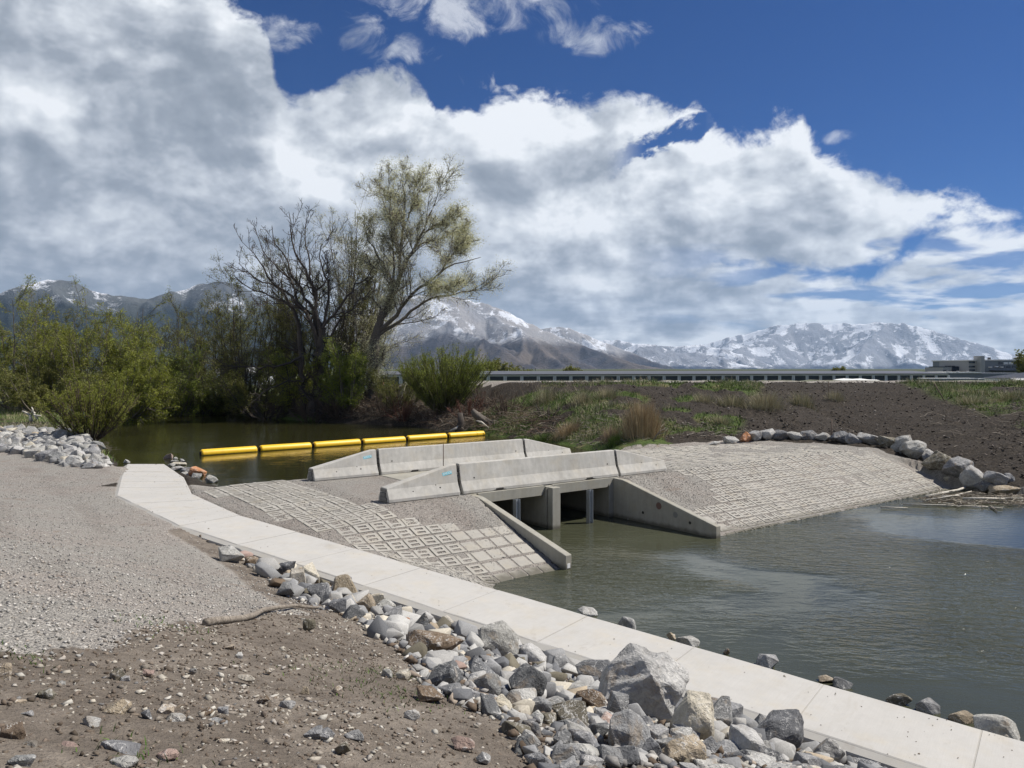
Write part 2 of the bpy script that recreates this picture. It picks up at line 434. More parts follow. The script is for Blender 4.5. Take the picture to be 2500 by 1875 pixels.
def stone_shader():
    m, t, b = mat_new('fractured_limestone')
    oi = t.new('ShaderNodeObjectInfo'); rnd = oi.outputs['Random']; tint = oi.outputs['Color']
    tc = t.new('ShaderNodeTexCoord').outputs['Object']
    sc = t.new('ShaderNodeNewGeometry').outputs['Position']
    p = t.vmath('ADD', sc, t.comb(t.math('MULTIPLY', rnd, 37.0), t.math('MULTIPLY', rnd, 11.0), 0))
    n1 = t.noise(p, 3.0, 6, .62, .6); n2 = t.noise(p, 13.0, 6, .65, .8); n3 = t.noise(p, 60, 4, .6)
    f = t.math('ADD', .92, t.math('ADD', t.math('MULTIPLY', t.math('SUBTRACT', n1, .5), .9), t.math('ADD', t.math('MULTIPLY', t.math('SUBTRACT', n2, .5), .8), t.math('MULTIPLY', t.math('SUBTRACT', n3, .5), .5))))
    c = t.vmath('SCALE', tint, scale=f)
    # white calcite veins and powdery crush marks
    vn = t.math('ABSOLUTE', t.math('SUBTRACT', t.noise(p, 5.5, 5, .6, 1.6), .5))
    vein = t.smooth(vn, .0, .016, 1, 0)
    vein = t.math('MULTIPLY', vein, t.smooth(n1, .42, .56, 0, .9))
    c = t.mix(vein, c, (.66, .65, .62))
    pw = t.math('MULTIPLY', t.smooth(n2, .54, .70), t.smooth(t.noise(p, 4.2, 4, .6, .5), .44, .60, 0, .9))
    c = t.mix(pw, c, (.60, .59, .56))
    br = t.smooth(t.noise(t.vmath('ADD', p, (9, 4, 2)), 3.6, 5, .65, .5), .54, .68, 0, .6)
    c = t.mix(br, c, (.24, .185, .125))
    t.put(b.inputs['Base Color'], c); b.inputs['Roughness'].default_value = .82; b.inputs['Specular IOR Level'].default_value = .3
    bump(t, b, t.math('ADD', t.math('MULTIPLY', n1, 1.2), t.math('ADD', n2, t.math('MULTIPLY', n3, .35))), .9, .045)
    return m
M['stone'] = stone_shader()

def pebble_shader():
    m, t, b = mat_new('loose_stones'); p = pos(t)
    n2 = t.noise(p, 60, 4, .6)
    c = t.vmath('SCALE', attr(t), scale=t.math('MULTIPLY_ADD', n2, .9, .55))
    t.put(b.inputs['Base Color'], c); b.inputs['Roughness'].default_value = .85; b.inputs['Specular IOR Level'].default_value = .25
    return m
M['pebble'] = pebble_shader()

# ------------------------------------------------------------------ site geometry (metres; downstream water is z = 0, camera stands at the origin)
def PX(u, v, z):
    """world point at height z seen in direction (u, v) of the survey photograph"""
    Y = (CAMZ - z) * F / (v - 900.0)
    return ((u - 1250) / F * Y, Y, z)
E1 = np.array([.8, .6]); E2 = np.array([-.6, .8]); OO = np.array([-1.38, 21.4])
def ST(s, t): 
    p = OO + s * E1 + t * E2; return float(p[0]), float(p[1])
def to_st(x, y):
    dx, dy = x - OO[0], y - OO[1]
    return dx * .8 + dy * .6, -dx * .6 + dy * .8
DECK = 1.28; UPZ = .75
# footpath edges from the boat launch on the right to the upper launch on the left
NEAR = [(3.55 + .5 * 11.28, 9.73 - .5 * 8.17, .27 - .5 * .85), (3.55, 9.73, .27), (-7.73, 17.9, 1.12), (-11.15, 21.7, 1.20), (-13.6, 26.8, 1.02), (-16.15, 32.3, .765), (-17.9, 36.0, .45)]
FAR = [(NEAR[0][0] + .91, NEAR[0][1] + 1.26, NEAR[0][2]), (4.46, 10.99, .27), (-6.80, 19.2, 1.12), (-9.16, 22.0, 1.20), (-11.35, 26.6, 1.02), (-14.6, 32.3, .765), (-16.3, 36.0, .45)]
PATHPOLY = [p[:2] for p in NEAR] + [p[:2] for p in FAR[::-1]]
PZ = np.array([p[2] for p in NEAR])
UP = [(-15.6, 30.2), (-16.6, 32.6), (-19.5, 37), (-23, 43), (-27, 50), (-33, 60), (-42, 72), (-60, 84), (-56, 90), (-36, 76), (-31.5, 71.5), (-24.7, 67), (-17.7, 60.4), (-11.9, 56), (-7.2, 53.9),
      (-5.1, 50.3), (-1.2, 45.8), (1.6, 42.4), (3.4, 38.6), (4.6, 36.0), (3.0, 33.2), (-2.5, 30.2), (-7.0, 26.9), (-9.4, 25.6), (-10.5, 26.7), (-12.3, 29.2), (-14.0, 31.0)]
DN = [(14.0, 4.5), (9.6, 7.6), (4.9, 11.3), (1.2, 14.1), (-.15, 15.3), (-.45, 16.9), (1.2, 18.3), (5.9, 21.4), (16.5, 29.1), (17.6, 28.0), (19.8, 27.2), (24, 26.6), (40, 27), (60, 20), (60, 0), (30, -2)]
RING = [(2.0, 34.6), (4.8, 34.6), (8.3, 35.9), (10.6, 36.8), (14.2, 36.2), (16.6, 33.3), (17.7, 31.2), (18.5, 29.2), (20.2, 27.4), (24, 27.0), (40, 27.4), (70, 20)]
def path_par(x, y): return pline(x, y, NEAR)
def ground_z(x, y, rough=True):
    x = np.asarray(x, float); y = np.asarray(y, float)
    dN, side, par = pline(x, y, NEAR)
    zp = np.interp(par, np.arange(len(PZ)), PZ)
    dp = sdf(x, y, PATHPOLY)
    camside = (side > 0) & (dp > 0)
    # bank rising from the path to the gravel lot
    drop = np.interp(par, [0, 1, 1.55, 1.9, 2.0, 6], [.26, .26, .24, .10, .03, .03])
    ze = zp - drop
    W = 1 - sstep(y, 9, 27)
    lift = np.clip(dp / 8.3, 0, 1.3)
    top = 3.18
    Ln = ze + (top - ze) * (lift * (1.08 - .08 * lift)) * W
    Ln = np.where(y > 20, np.maximum(Ln, 1.02 + .0 * y), Ln)
    # embankment of the crossing
    s, t = to_st(x, y)
    D = DECK - .03 - .345 * np.maximum(0, -.35 - t) - .27 * np.maximum(0, t - 5.7)
    left = np.clip((-1.5 - s) / 4, 0, 1)
    Dp = zp - .05 - (.42 - .22 * sstep(par, 1.2, 2)) * np.maximum(dp, 0)
    k = .18
    h = np.clip(.5 + .5 * (D - Dp) / k, 0, 1); Dl = Dp * (1 - h) + D * h + k * h * (1 - h)
    Up_ = zp - .03 + (.10 + .10 * sstep(dp, 1.5, 5)) * np.maximum(dp, 0); k = .12
    h = np.clip(.5 - .5 * (Dl - Up_) / k, 0, 1); Dl = Up_ * (1 - h) + Dl * h - k * h * (1 - h)
    D = np.where(s < -2.6, Dl, np.where(s < 0, Dl * np.clip(-s / 2.6, 0, 1) + D * (1 - np.clip(-s / 2.6, 0, 1)), D))
    # soil bank and levee
    dR, sideR, _ = pline(x, y, RING)
    out = np.where(sideR > 0, dR, -dR)
    Lr = np.interp(np.clip(x, 4, 22), [4, 10, 16, 17.6, 18.5, 22], [1.12, 1.30, 1.15, .75, .25, .35]) + .02 + .16 * np.maximum(out, 0)
    Lr = np.where(out < 0, D - 1 + 0 * x, Lr)
    crest = 3.76
    wl = sstep(x, -26, -4)
    far = 1.45 + (crest - 1.45) * sstep(y, 36, 58.0)
    rightlow = sstep(x, 3, 9)
    Lev = np.minimum(crest, np.where(x > 6, Lr, far))
    Lev = Lev * 1.0
    b6 = sstep(x, 2, 8); Lev = np.minimum(crest, far * (1 - b6) + np.maximum(Lr, -5) * b6)
    Lev = Lev + sstep(y, 47, 57.5) * (crest - Lev) * (y < 60)
    back = sstep(y, 65, 73)
    Lev = np.where(y > 58, crest * (1 - back) + 1.3 * back, Lev)
    meadow = 1.9 + .5 * sstep(y, 60, 80) - 1.0 * sstep(y, 90, 120)
    Lev = Lev * wl + meadow * (1 - wl)
    useLev = (x > 2.5) | (y > 34)
    dam = np.where(useLev & (out > 0), np.maximum(D, Lev), D)
    dam = np.where((y > 37) , Lev, dam)
    dam = np.where((x < 4.8) & (t > 7.7) & (y > 34), np.maximum(Lev, D), dam)
    L = np.where(camside | ((x < -19) & (y < 60)), Ln, dam)
    lb = (x < -15.5) & (y > 30); L = np.where(lb & (side > 0), 1.05 + .22 * sstep(y, 33, 60) + .0 * x, L)
    L = np.where((x < -24) & (y > 56), 1.3 + .5 * sstep(y, 56, 80), L)
    # carve the two ponds
    su = sdf(x, y, UP); sdn = sdf(x, y, DN)
    L = np.where(su < 9, np.minimum(L, UPZ - .02 + np.where(su > 0, .42, .5) * su), L)
    L = np.where(sdn < 3, np.minimum(L, 0.0 + np.where(sdn > 0, .62, .45) * sdn), L)
    # channel through the culvert
    ch = (s > .31) & (s < 5.88) & (t < 5.2) & (t > -6.5)
    L = np.where(ch, -.7, L)
    L = np.where(dp < .0, zp - .22, L)
    L = np.where((dp >= 0) & (dp < .14) & (side > 0) & (par < 1.9), np.minimum(L, zp - .28), L)
    if rough:
        wild = np.clip((y - 30) / 12, 0, 1) * (x > -14) + ((camside) & (y < 12)) * .35 + (out > .3) * .8
        wild = np.clip(wild, 0, 1)
        nz = fbm(x * .55, y * .55, 3, 4) * .35 + fbm(x * 2.3, y * 2.3, 9, 3) * .13
        okk = (~ch) & (dp > .2) & (su > -.3) & (sdn > -.3)
        crestm = 1 - sstep(y, 55.0, 57.5) * (1 - sstep(y, 65, 68))
        L = L + np.where(okk, nz * wild * crestm, 0)
        mat = (out < 0) & (~camside) & (t < 7) & (x > -11); L = L + np.where(okk, fbm(x * 6, y * 6, 5, 2) * np.where(mat, .006, .022), 0)
        L = L + np.where(okk & (out > .6) & (x > 6), fbm(x * 2.6, y * 2.6, 15, 4) * .30, 0)
    L = np.where(np.hypot(x, y) > 150, np.minimum(L, 1.3) - 0, L)
    return L
def gz(x, y): return float(ground_z(np.array([x]), np.array([y]), True)[0])
def hit(u, v, ymax=120):
    """where the viewing ray (u, v) meets the ground"""
    Y = np.concatenate([np.arange(1.8, 20, .02), np.arange(20, ymax, .06)])
    X = (u - 1250) / F * Y; Z = CAMZ - (v - 900) / F * Y
    g = ground_z(X, Y, False); k = np.argmax(Z <= g)
    return float(X[k]), float(Y[k]), float(Z[k])
def hit_many(uv): return [hit(u, v)[:2] for u, v in uv]

# outlines of the surface materials, laid on the ground
DIRT = hit_many([(-60, 1600), (60, 1606), (150, 1598), (290, 1562), (400, 1528), (500, 1524), (600, 1505), (700, 1496), (800, 1490), (740, 1500), (690, 1450), (640, 1410), (600, 1372), (545, 1338), (500, 1312), (560, 1322)]) + \
       [(-1.3, 13.0), (3.4, 9.6), (9, 5.4), (12, 0), (-3, -2), (-8, 1)]
RIP = hit_many([(470, 1303), (520, 1330), (580, 1368), (640, 1405), (690, 1450), (760, 1492), (850, 1510), (900, 1550), (960, 1580), (1010, 1640), (1030, 1690), (1090, 1720), (1170, 1750), (1230, 1790), (1270, 1840), (1290, 1875), (1320, 1960)]) + \
      [(2.6, 2.4), (8.0, 4.6), (7.2, 6.9), (3.4, 9.65), (-1.3, 13.05)]
LRIP = [(-15.2, 28.4), (-17.4, 29.6), (-21.5, 33.5), (-27, 36.5), (-36, 39), (-38, 46), (-30, 45.5), (-24.5, 43.2), (-21, 38.6), (-18, 33.6), (-16.3, 31.4)]

# ---- the ground sheet
def graded(a, b, step, lo, hi, g=1.16, cap=400):
    core = list(np.arange(a, b, step)); l = []; r = []; x = a; d = step
    while x > lo: d = min(d * g, cap); x -= d; l.append(x)
    x = core[-1]; d = step
    while x < hi: d = min(d * g, cap); x += d; r.append(x)
    return np.array(l[::-1] + core + r)
gx = graded(-12.5, 17.5, .14, -26000, 26000, 1.12, 2500); gy = graded(2.4, 33, .14, -6000, 26000, 1.035, 2500)
GX, GY = np.meshgrid(gx, gy)
GZ = ground_z(GX, GY)
GZ = np.where(np.hypot(GX, GY) > 150, 1.3, GZ)
V = np.stack([GX, GY, GZ], -1).reshape(-1, 3)
ny, nx = GX.shape; I = np.arange(nx * ny).reshape(ny, nx)
Q = np.stack([I[:-1, :-1], I[:-1, 1:], I[1:, 1:], I[1:, :-1]], -1).reshape(-1, 4)
x_, y_ = V[:, 0], V[:, 1]
wob = fbm(x_ * 1.3, y_ * 1.3, 41, 4) * .9
s_, t_ = to_st(x_, y_)
dN_, side_, par_ = pline(x_, y_, NEAR); dp_ = sdf(x_, y_, PATHPOLY)
dirt = sstep(-(sdf(x_, y_, DIRT) + wob * .8), -.12, .12)
riv = sstep(-(sdf(x_, y_, RIP) - .5), -.3, .3)
dirt = np.maximum(dirt, riv)
dR_, sR_, _ = pline(x_, y_, RING)
out_ = np.where(sR_ > 0, dR_, -dR_)
soil = sstep(out_ + wob * .3, .05, .3)
soil = np.maximum(soil, sstep(t_ + wob * .3, 7.6, 8.3) * (x_ > -13) * (y_ > 24))
soil = np.maximum(soil, sstep(y_ + wob, 37.5, 38.5) * (x_ > -14.5)); soil = np.maximum(soil, ((x_ > -40) & (x_ < -10) & (y_ > 50)) * 1.0)
soil = np.where((y_ > 56.6 + wob * .3) & (V[:, 2] > 3.5), 0.0, soil)
soil = np.where((x_ < -14.5) & (y_ > 28), sstep(sdf(x_, y_, LRIP), -.4, .3) * sstep(y_ - np.interp(x_, [-60, -38, -30, -24.5, -21, -18, -16], [48, 46, 45.5, 43.2, 38.6, 33.6, 31.5]), -1.2, .2), soil)
soil = np.maximum(soil, sstep(y_, 65, 68)); soil = np.where((x_ > -12) & (y_ > 56.6 + wob * .3) & (y_ < 64) & (V[:, 2] > 3.5), 0, soil)
gr = fbm(x_ * .22 + 5, y_ * .30, 77, 4) + .11
grass = sstep(gr, .0, .08) * soil * (1 - sstep(y_, 52, 54.5))
bare = sstep(x_ - (10 + (y_ - 36) * .42), -1.0, 1.5) * (1 - sstep(x_ - (24 + (y_ - 40) * .1), 0, 3)) * (y_ < 57)
grass = grass * (1 - bare * .97)
grass = np.where((x_ < -14) & (y_ > 40), sstep(fbm(x_ * .3, y_ * .3, 12, 3), -.15, .05) * soil, grass)
grass = np.where(y_ > 62, .55, grass); grass = grass * (y_ > 34)
C_ = np.stack([dirt, soil, grass], -1)
me = npmesh('ground', V, Q, True, C_, 'cover')
def ground_mat():
    m, t, b = mat_new('ground_surface'); p = pos(t)
    r, s, g = t.sep(attr(t, 'cover'))
    n0 = t.noise(p, 1.1, 5, .6); n1 = t.noise(p, 9, 5, .65); n2 = t.noise(p, 45, 4, .65)
    # crushed limestone gravel
    v1 = t.voro(p, 42); v2 = t.voro(t.vmath('ADD', p, (3, 7, 1)), 78)
    vr = t.sep(v1.outputs['Color'])[0]; vr2 = t.sep(v2.outputs['Color'])[1]
    gl = t.math('ADD', t.math('MULTIPLY', vr, .6), t.math('MULTIPLY', vr2, .4))
    gc = t.ramp(gl, [(0.0, (.17, .162, .15)), (.3, (.29, .275, .25)), (.6, (.39, .37, .335)), (.85, (.49, .465, .415)), (1.0, (.64, .61, .56))])
    gc = t.mix(t.smooth(t.noise(p, .35, 4, .6), .42, .62), gc, t.vmath('MULTIPLY', gc, (1.0, .96, .95)))
    stain = t.smooth(t.noise(p, .8, 5, .65, .5), .62, .72, 0, .55)
    gc = t.mix(stain, gc, (.27, .20, .15))
    x, y, z = t.sep(p)
    tr = t.math('ADD', t.math('MULTIPLY', x, .52), t.math('MULTIPLY', y, .854))
    tr = t.math('ADD', t.math('MULTIPLY', x, .80), t.math('ADD', t.math('MULTIPLY', y, .60), t.math('MULTIPLY', t.math('SUBTRACT', t.noise(p, .18, 2), .5), 3.0)))
    band = t.math('PINGPONG', tr, 1.0)
    gc = t.mix(t.math('MULTIPLY', t.smooth(band, .62, .9), t.smooth(t.noise(p, .5, 4, .6), .38, .62, 0, .38)), gc, t.vmath('MULTIPLY', gc, (.66, .62, .60)))
    # trampled brown dirt
    dc = t.mix(t.smooth(n0, .35, .65), (.15, .127, .104), (.225, .195, .162))
    dc = t.vmath('SCALE', dc, scale=t.math('MULTIPLY_ADD', n1, 1.1, .45))
    spk = t.smooth(t.voro(p, 34).outputs['Distance'], .12, .2, 1, 0)
    dc = t.mix(t.math('MULTIPLY', spk, t.smooth(n1, .5, .6)), dc, (.34, .32, .28))
    # dark loam of the levee
    sc = t.mix(t.smooth(n1, .4, .7), (.026, .022, .018), (.074, .062, .050))
    sc = t.mix(t.smooth(n0, .55, .75, 0, .5), sc, (.082, .066, .052))
    ac = t.mix(t.smooth(n1, .35, .7), (.045, .080, .018), (.10, .125, .04))
    ac = t.mix(t.smooth(t.noise(p, .5, 4, .6), .50, .66), ac, (.16, .14, .075))
    edge = t.math('MULTIPLY', t.math('SUBTRACT', n1, .5), .9)
    c = t.mix(t.smooth(t.math('ADD', r, edge), .35, .65), gc, dc)
    c = t.mix(t.smooth(t.math('ADD', s, edge), .35, .65), c, sc)
    c = t.mix(t.smooth(t.math('ADD', g, edge), .30, .75), c, ac)
    # wet margin just above the water
    t.put(b.inputs['Base Color'], c); b.inputs['Roughness'].default_value = .92; b.inputs['Specular IOR Level'].default_value = .15
    hh = t.math('ADD', t.math('MULTIPLY', v1.outputs['Distance'], -1.3), t.math('MULTIPLY', v2.outputs['Distance'], -.6))
    rs = t.math('MAXIMUM', r, s)
    hd = t.math('ADD', t.math('MULTIPLY', n1, 2.2), t.math('MULTIPLY', n2, .9))
    bump(t, b, t.mixf(rs, hh, hd), .95, .03)
    return m
M['ground'] = ground_mat()
gobj = tag(link('ground', me, M['ground']), 'gravel lot, stony dirt and dark soil banks around the ponds', kind='structure')

# ---- water
def water_mat(name, col, amp, sx, calm, dark=(0, 0, 0)):
    m, t, b = mat_new(name); p = pos(t)
    n = t.noise(p, .22, 3, .5)
    c = t.mix(t.smooth(n, .35, .7), col, tuple(v * .75 for v in col))
    t.put(b.inputs['Base Color'], c)
    b.inputs['Roughness'].default_value = .10; b.inputs['IOR'].default_value = 1.33; b.inputs['Specular IOR Level'].default_value = .5
    x, y, z = t.sep(p)
    # little wavelets running across the pond, in fields of ruffled and slick water
    q = t.comb(t.math('MULTIPLY', x, sx), t.math('ADD', t.math('MULTIPLY', y, 2.2 * sx), t.math('MULTIPLY', x, .25 * sx)), z)
    w1 = t.noise(q, 1.0, 3, .5, .7); w2 = t.noise(q, 2.7, 2, .5, .4)
    field = t.smooth(t.noise(p, .16, 3, .5, .6), .40, .60, calm, 1.0)
    h = t.math('MULTIPLY', t.math('ADD', w1, t.math('MULTIPLY', w2, .3)), field)
    bump(t, b, h, 1.0, amp)
    return m
def plate(name, poly, z, mat, label):
    bm = bmesh.new(); vs = [bm.verts.new((x, y, z)) for x, y in poly]
    f = bm.faces.new(vs)
    if f.normal.z < 0: f.normal_flip()
    bmesh.ops.triangulate(bm, faces=bm.faces)
    me = bpy.data.meshes.new(name); bm.to_mesh(me); bm.free()
    return tag(link(name, me, mat), label, kind='structure')
M['water_up'] = water_mat('olive_pond_water', (.028, .028, .010), .016, 1.3, .25)
M['water_dn'] = water_mat('brown_ruffled_water', (.060, .064, .040), .070, 2.2, .06)
UPW = [(-17, 29.5), (-14.9, 28.2), (-12.6, 26.6), (-11, 25.0), (-8.9, 24.4), (-5.6, 25.9)] + [ST(-1.4, 6.6), ST(9.5, 6.6), (7.8, 36.2), (6.0, 40), (2, 48), (-4, 56), (-16, 66), (-30, 78), (-50, 98), (-75, 95), (-48, 70), (-34, 55), (-28, 46), (-21, 36)]
plate('pond_water', UPW, UPZ, M['water_up'], 'still olive green water above the crossing')
DNW = [(30, -4), (8.5, 5.6), (3.9, 10.0), (0.2, 13.4), (-1.6, 15.2), (-1.6, 17.2), ST(.31, -2.6), ST(.31, 5.1), ST(5.88, 5.1), ST(5.88, -2.5), (8.5, 25.2), (18, 32), (22, 31), (45, 31), (64, 22), (64, -4)]
plate('pond_water', DNW, 0.0, M['water_dn'], 'brown rippled water below the crossing')

# ------------------------------------------------------------------ concrete footpath: edge beams and cast slabs
def lerp3(a, b, t): return tuple(a[i] + (b[i] - a[i]) * t for i in range(3))
def path_pair(k):
    i = min(int(k), len(NEAR) - 2); f = k - i
    return lerp3(NEAR[i], NEAR[i + 1], f), lerp3(FAR[i], FAR[i + 1], f)
def sub(a, b): return Vector(a) - Vector(b)
ks = [0.0]
# joints: k=1 is the joint nearest the frame edge (C)
L0 = 6.96 ; L1 = 13.93
first = [1 - j * 1.93 / L0 for j in range(3, 0, -1)]
ks = [v for v in first if v > 0] + [1 + j * .1398 for j in range(0, 7)] + [2.0 - .0, ]
ks = sorted(set([0.0] + [round(v, 4) for v in ks])) + [2.36, 2.70, 3.0, 3.36, 3.7, 4.0, 4.35, 4.68, 5.0, 5.5, 6.0]
def side_normal(k):
    n0, f0 = path_pair(k); d = Vector((n0[0] - f0[0], n0[1] - f0[1], 0)); return d.normalized()
bm = bmesh.new()
rings = []
for k in sorted(set(ks + [i * .25 for i in range(0, 25)])):
    n0, f0 = path_pair(k); d = side_normal(k)
    ch = .13
    a = Vector(n0); b_ = Vector(f0)
    pts = [a + Vector((0, 0, -.015)), a + d * ch + Vector((0, 0, -.05)), a + d * (ch + .012) + Vector((0, 0, -.075)), a + d * (ch + .02) + Vector((0, 0, -.55)), b_ - d * -.0 + Vector((0, 0, -.55)), b_ + Vector((0, 0, -.015))]
    rings.append([bm.verts.new(p) for p in pts])
for i in range(len(rings) - 1):
    for j in range(6):
        bm.faces.new((rings[i][j], rings[i][(j + 1) % 6], rings[i + 1][(j + 1) % 6], rings[i + 1][j]))
bm.faces.new(rings[0]); bm.faces.new(rings[-1][::-1])
path = tag(link('footpath', bm_mesh('footpath', bm), M['path_side']), 'pale concrete portage path running from pond to pond', kind='structure')
slabs = []
for i in range(len(ks) - 1):
    a, b_ = ks[i], ks[i + 1]; g = .010 / 1.95 * (b_ - a)
    bm = bmesh.new(); n = 4; rows = []
    tilt = [random.uniform(-.003, .003) for _ in range(2)]
    for j in range(n + 1):
        k = a + g + (b_ - a - 2 * g) * j / n; n0, f0 = path_pair(k); n0 = Vector(n0); f0 = Vector(f0)
        z = Vector((0, 0, 1)); e = .012
        w = (f0 - n0).normalized()
        cr = .012 if j in (0, n) else 0
        dz = tilt[0] * (1 - j / n) + tilt[1] * j / n
        rows.append([bm.verts.new(q) for q in (n0 - z * .06, n0 + z * (dz - .012), n0 + w * .02 + z * (dz - cr * .5), f0 - w * .02 + z * (dz - cr * .5), f0 + z * (dz - .012), f0 - z * .06)])
    for j in range(n):
        for q in range(5): bm.faces.new((rows[j][q], rows[j][q + 1], rows[j + 1][q + 1], rows[j + 1][q]))
    bm.faces.new(rows[0][::-1]); bm.faces.new(rows[-1])
    link('slab', bm_mesh('slab', bm), M['path'], path)

# ------------------------------------------------------------------ culvert under the crossing, in its own frame (s along the deck, t upstream)
CM = Matrix(((.8, -.6, 0, OO[0]), (.6, .8, 0, OO[1]), (0, 0, 1, 0), (0, 0, 0, 1)))
cul = empty('culvert', ST(3.05, 0) + (0,), math.atan2(.6, .8))
tag(cul, 'twin bay concrete culvert with sloping wing walls below the barriers', 'culvert')
inv = Matrix.Rotation(-math.atan2(.6, .8), 4, 'Z') @ Matrix.Translation((-ST(3.05, 0)[0], -ST(3.05, 0)[1], 0))
def cb(name, s0, s1, t0, t1, z0, z1, mat=None, parent=None, bev=.008):
    return box_obj(name, (s0 - 3.05, s1 - 3.05, t0, t1, z0, z1), mat or M['culvert'], cul if parent is None else parent, bev)
def poly_wall(name, s0, s1, prof, mat=None, parent=None, holes=()):
    """wall between s0 and s1 with the outline prof [(t, z)]"""
    bm = bmesh.new()
    a = [bm.verts.new((s0 - 3.05, t, z)) for t, z in prof]; b_ = [bm.verts.new((s1 - 3.05, t, z)) for t, z in prof]
    n = len(prof); bm.faces.new(a); bm.faces.new(b_[::-1])
    for i in range(n): bm.faces.new((a[i], a[(i + 1) % n], b_[(i + 1) % n], b_[i]))
    bmesh.ops.recalc_face_normals(bm, faces=bm.faces)
    bmesh.ops.bevel(bm, geom=[e for e in bm.edges], offset=.012, segments=1, affect='EDGES')
    return link(name, bm_mesh(name, bm), mat or M['culvert'], cul if parent is None else parent)
wprof = [(-.04, -.9), (-.04, 1.24), (-.42, 1.23), (-.62, 1.19), (-4.13, .34), (-4.13, -.9)]
w1 = poly_wall('wing_wall', .21, .41, wprof); w2 = poly_wall('wing_wall', 5.78, 5.98, wprof)
# grout rings left by the form ties
def disc_on(parent, s, t, z, nx, r, name='tie_hole', mat=None):
    bm = bmesh.new(); bmesh.ops.create_cone(bm, segments=14, radius1=r, radius2=r * .92, depth=.012, cap_ends=True)
    o = link(name, bm_mesh(name, bm), mat or M['dark'], parent); o.location = (s - 3.05, t, z)
    o.rotation_euler = (0, R(90) if abs(nx) == 1 else 0, 0) if abs(nx) == 1 else (R(90), 0, 0); return o
for (t, z) in ((-1.35, .32), (-3.2, .30)): disc_on(w2, 5.776, t, z, -1, .045)
disc_on(w2, 5.778, -2.0, .62, -1, .11, 'patch', simple('rust_stain', (.16, .10, .085), .9)); disc_on(w2, 5.778, -2.65, .45, -1, .09, 'patch', simple('grey_patch', (.20, .20, .19), .9))
tk = box_obj('tag', (.265 - 3.05, .355 - 3.05, -4.137, -4.131, .03, .14), M['white'], w1)
# abutments beside the bays, deck slab, lintel, centre pier
cb('abutment', .21, .46, -.04, 5.6, -.9, 1.255); cb('abutment', 5.60, 5.98, -.035, 5.6, -.9, 1.255)
cb('deck_slab', -.02, 6.12, .03, 5.65, 1.02, 1.268, bev=.01)
bmL = bmesh.new()
for (a, b_) in ((.47, 2.87), (3.2, 5.59)):
    prof = [(a, 1.262), (b_, 1.262), (b_, 1.0 + .12), (b_ - .10, .985), (a, .985)] if a < 1 else [(a, 1.262), (b_, 1.262), (b_, 1.12), (b_ - .14, .985), (a, .985)]
    f0 = [bmL.verts.new((s - 3.05, -.10, z)) for s, z in prof]; f1 = [bmL.verts.new((s - 3.05, .028, z)) for s, z in prof]
    bmL.faces.new(f0); bmL.faces.new(f1[::-1])
    for i in range(5): bmL.faces.new((f0[i], f0[(i + 1) % 5], f1[(i + 1) % 5], f1[i]))
link('lintel', bm_mesh('lintel', bmL), M['culvert'], cul)
pier = cb('pier', 2.88, 3.19, -.46, -.24, -.9, 1.235)
cb('pier', 2.95, 3.12, -.245, -.17, -.9, 1.225, bev=.003); cb('pier', 2.885, 3.185, -.172, 4.9, -.9, 1.01, bev=.004); cb('pier', 2.885, 3.185, -.170, .026, 1.0, 1.24, bev=.004)
cb('back_wall', .44, 5.62, 4.6, 4.8, -.9, 1.015)
for s in (1.62, 4.46):
    bm = bmesh.new()
    h = 1.02
    bbox(bm, s - .065 - 3.05, s + .065 - 3.05, -.36, -.352, -.8, h); bbox(bm, s - .073 - 3.05, s - .065 - 3.05, -.44, -.28, -.8, h + .004); bbox(bm, s + .065 - 3.05, s + .073 - 3.05, -.44, -.28, -.8, h + .002)
    link('stoplog_post', bm_mesh('stoplog_post', bm), M['steel'], cul)

# ------------------------------------------------------------------ barriers
def bprof(h):
    """half profile of a safety-shape barrier, cut down to height h (base 0.61 m, stem 0.15 m)"""
    H = .82; full = [(.305, 0), (.305, .075), (.175, .33), (.083, H - .02), (.066, H)]
    if h >= H - .001: return full
    out = []
    for i, (a, z) in enumerate(full):
        if z < h - .02: out.append((a, z))
        else:
            a0, z0 = full[i - 1]; k = (h - .02 - z0) / (z - z0) if z > z0 else 0
            a1 = a0 + (a - a0) * k; out.append((a1, h - .02)); out.append((max(a1 - .017, .03), h)); break
    while len(out) < 5: out.insert(len(out) - 1, ((out[-2][0] + out[-1][0]) / 2 if False else out[-2][0] * .999, out[-2][1] + .001))
    return out[:5]
def barrier_mesh(name, L, h0, h1, notch=()):
    bm = bmesh.new(); xs = sorted(set([0, .03, L - .03, L] + [L * i / 24 for i in range(25)])); rings = []
    for x in xs:
        h = h0 + (h1 - h0) * x / L
        if abs(h0 - h1) > .01:
            h = h0 + (h1 - h0) * min(1, x / (L * .93)) if h1 > h0 else h1 + (h0 - h1) * min(1, (L - x) / (L * .93))
        pr = bprof(h); sh = .985 if x in (0, L) else 1
        lift = 0
        for (c, w) in notch:
            if abs(x - c) < w: lift = .055
        pts = [(-a * sh, z) for a, z in pr] + [(a * sh, z) for a, z in pr[::-1]]
        rings.append([bm.verts.new((x, a, max(z, lift))) for a, z in pts])
    for i in range(len(rings) - 1):
        for j in range(10): bm.faces.new((rings[i][j], rings[i][(j + 1) % 10], rings[i + 1][(j + 1) % 10], rings[i + 1][j]))
    bm.faces.new(rings[0]); bm.faces.new(rings[-1][::-1])
    return bm_mesh(name, bm)
ang = math.atan2(.6, .8)
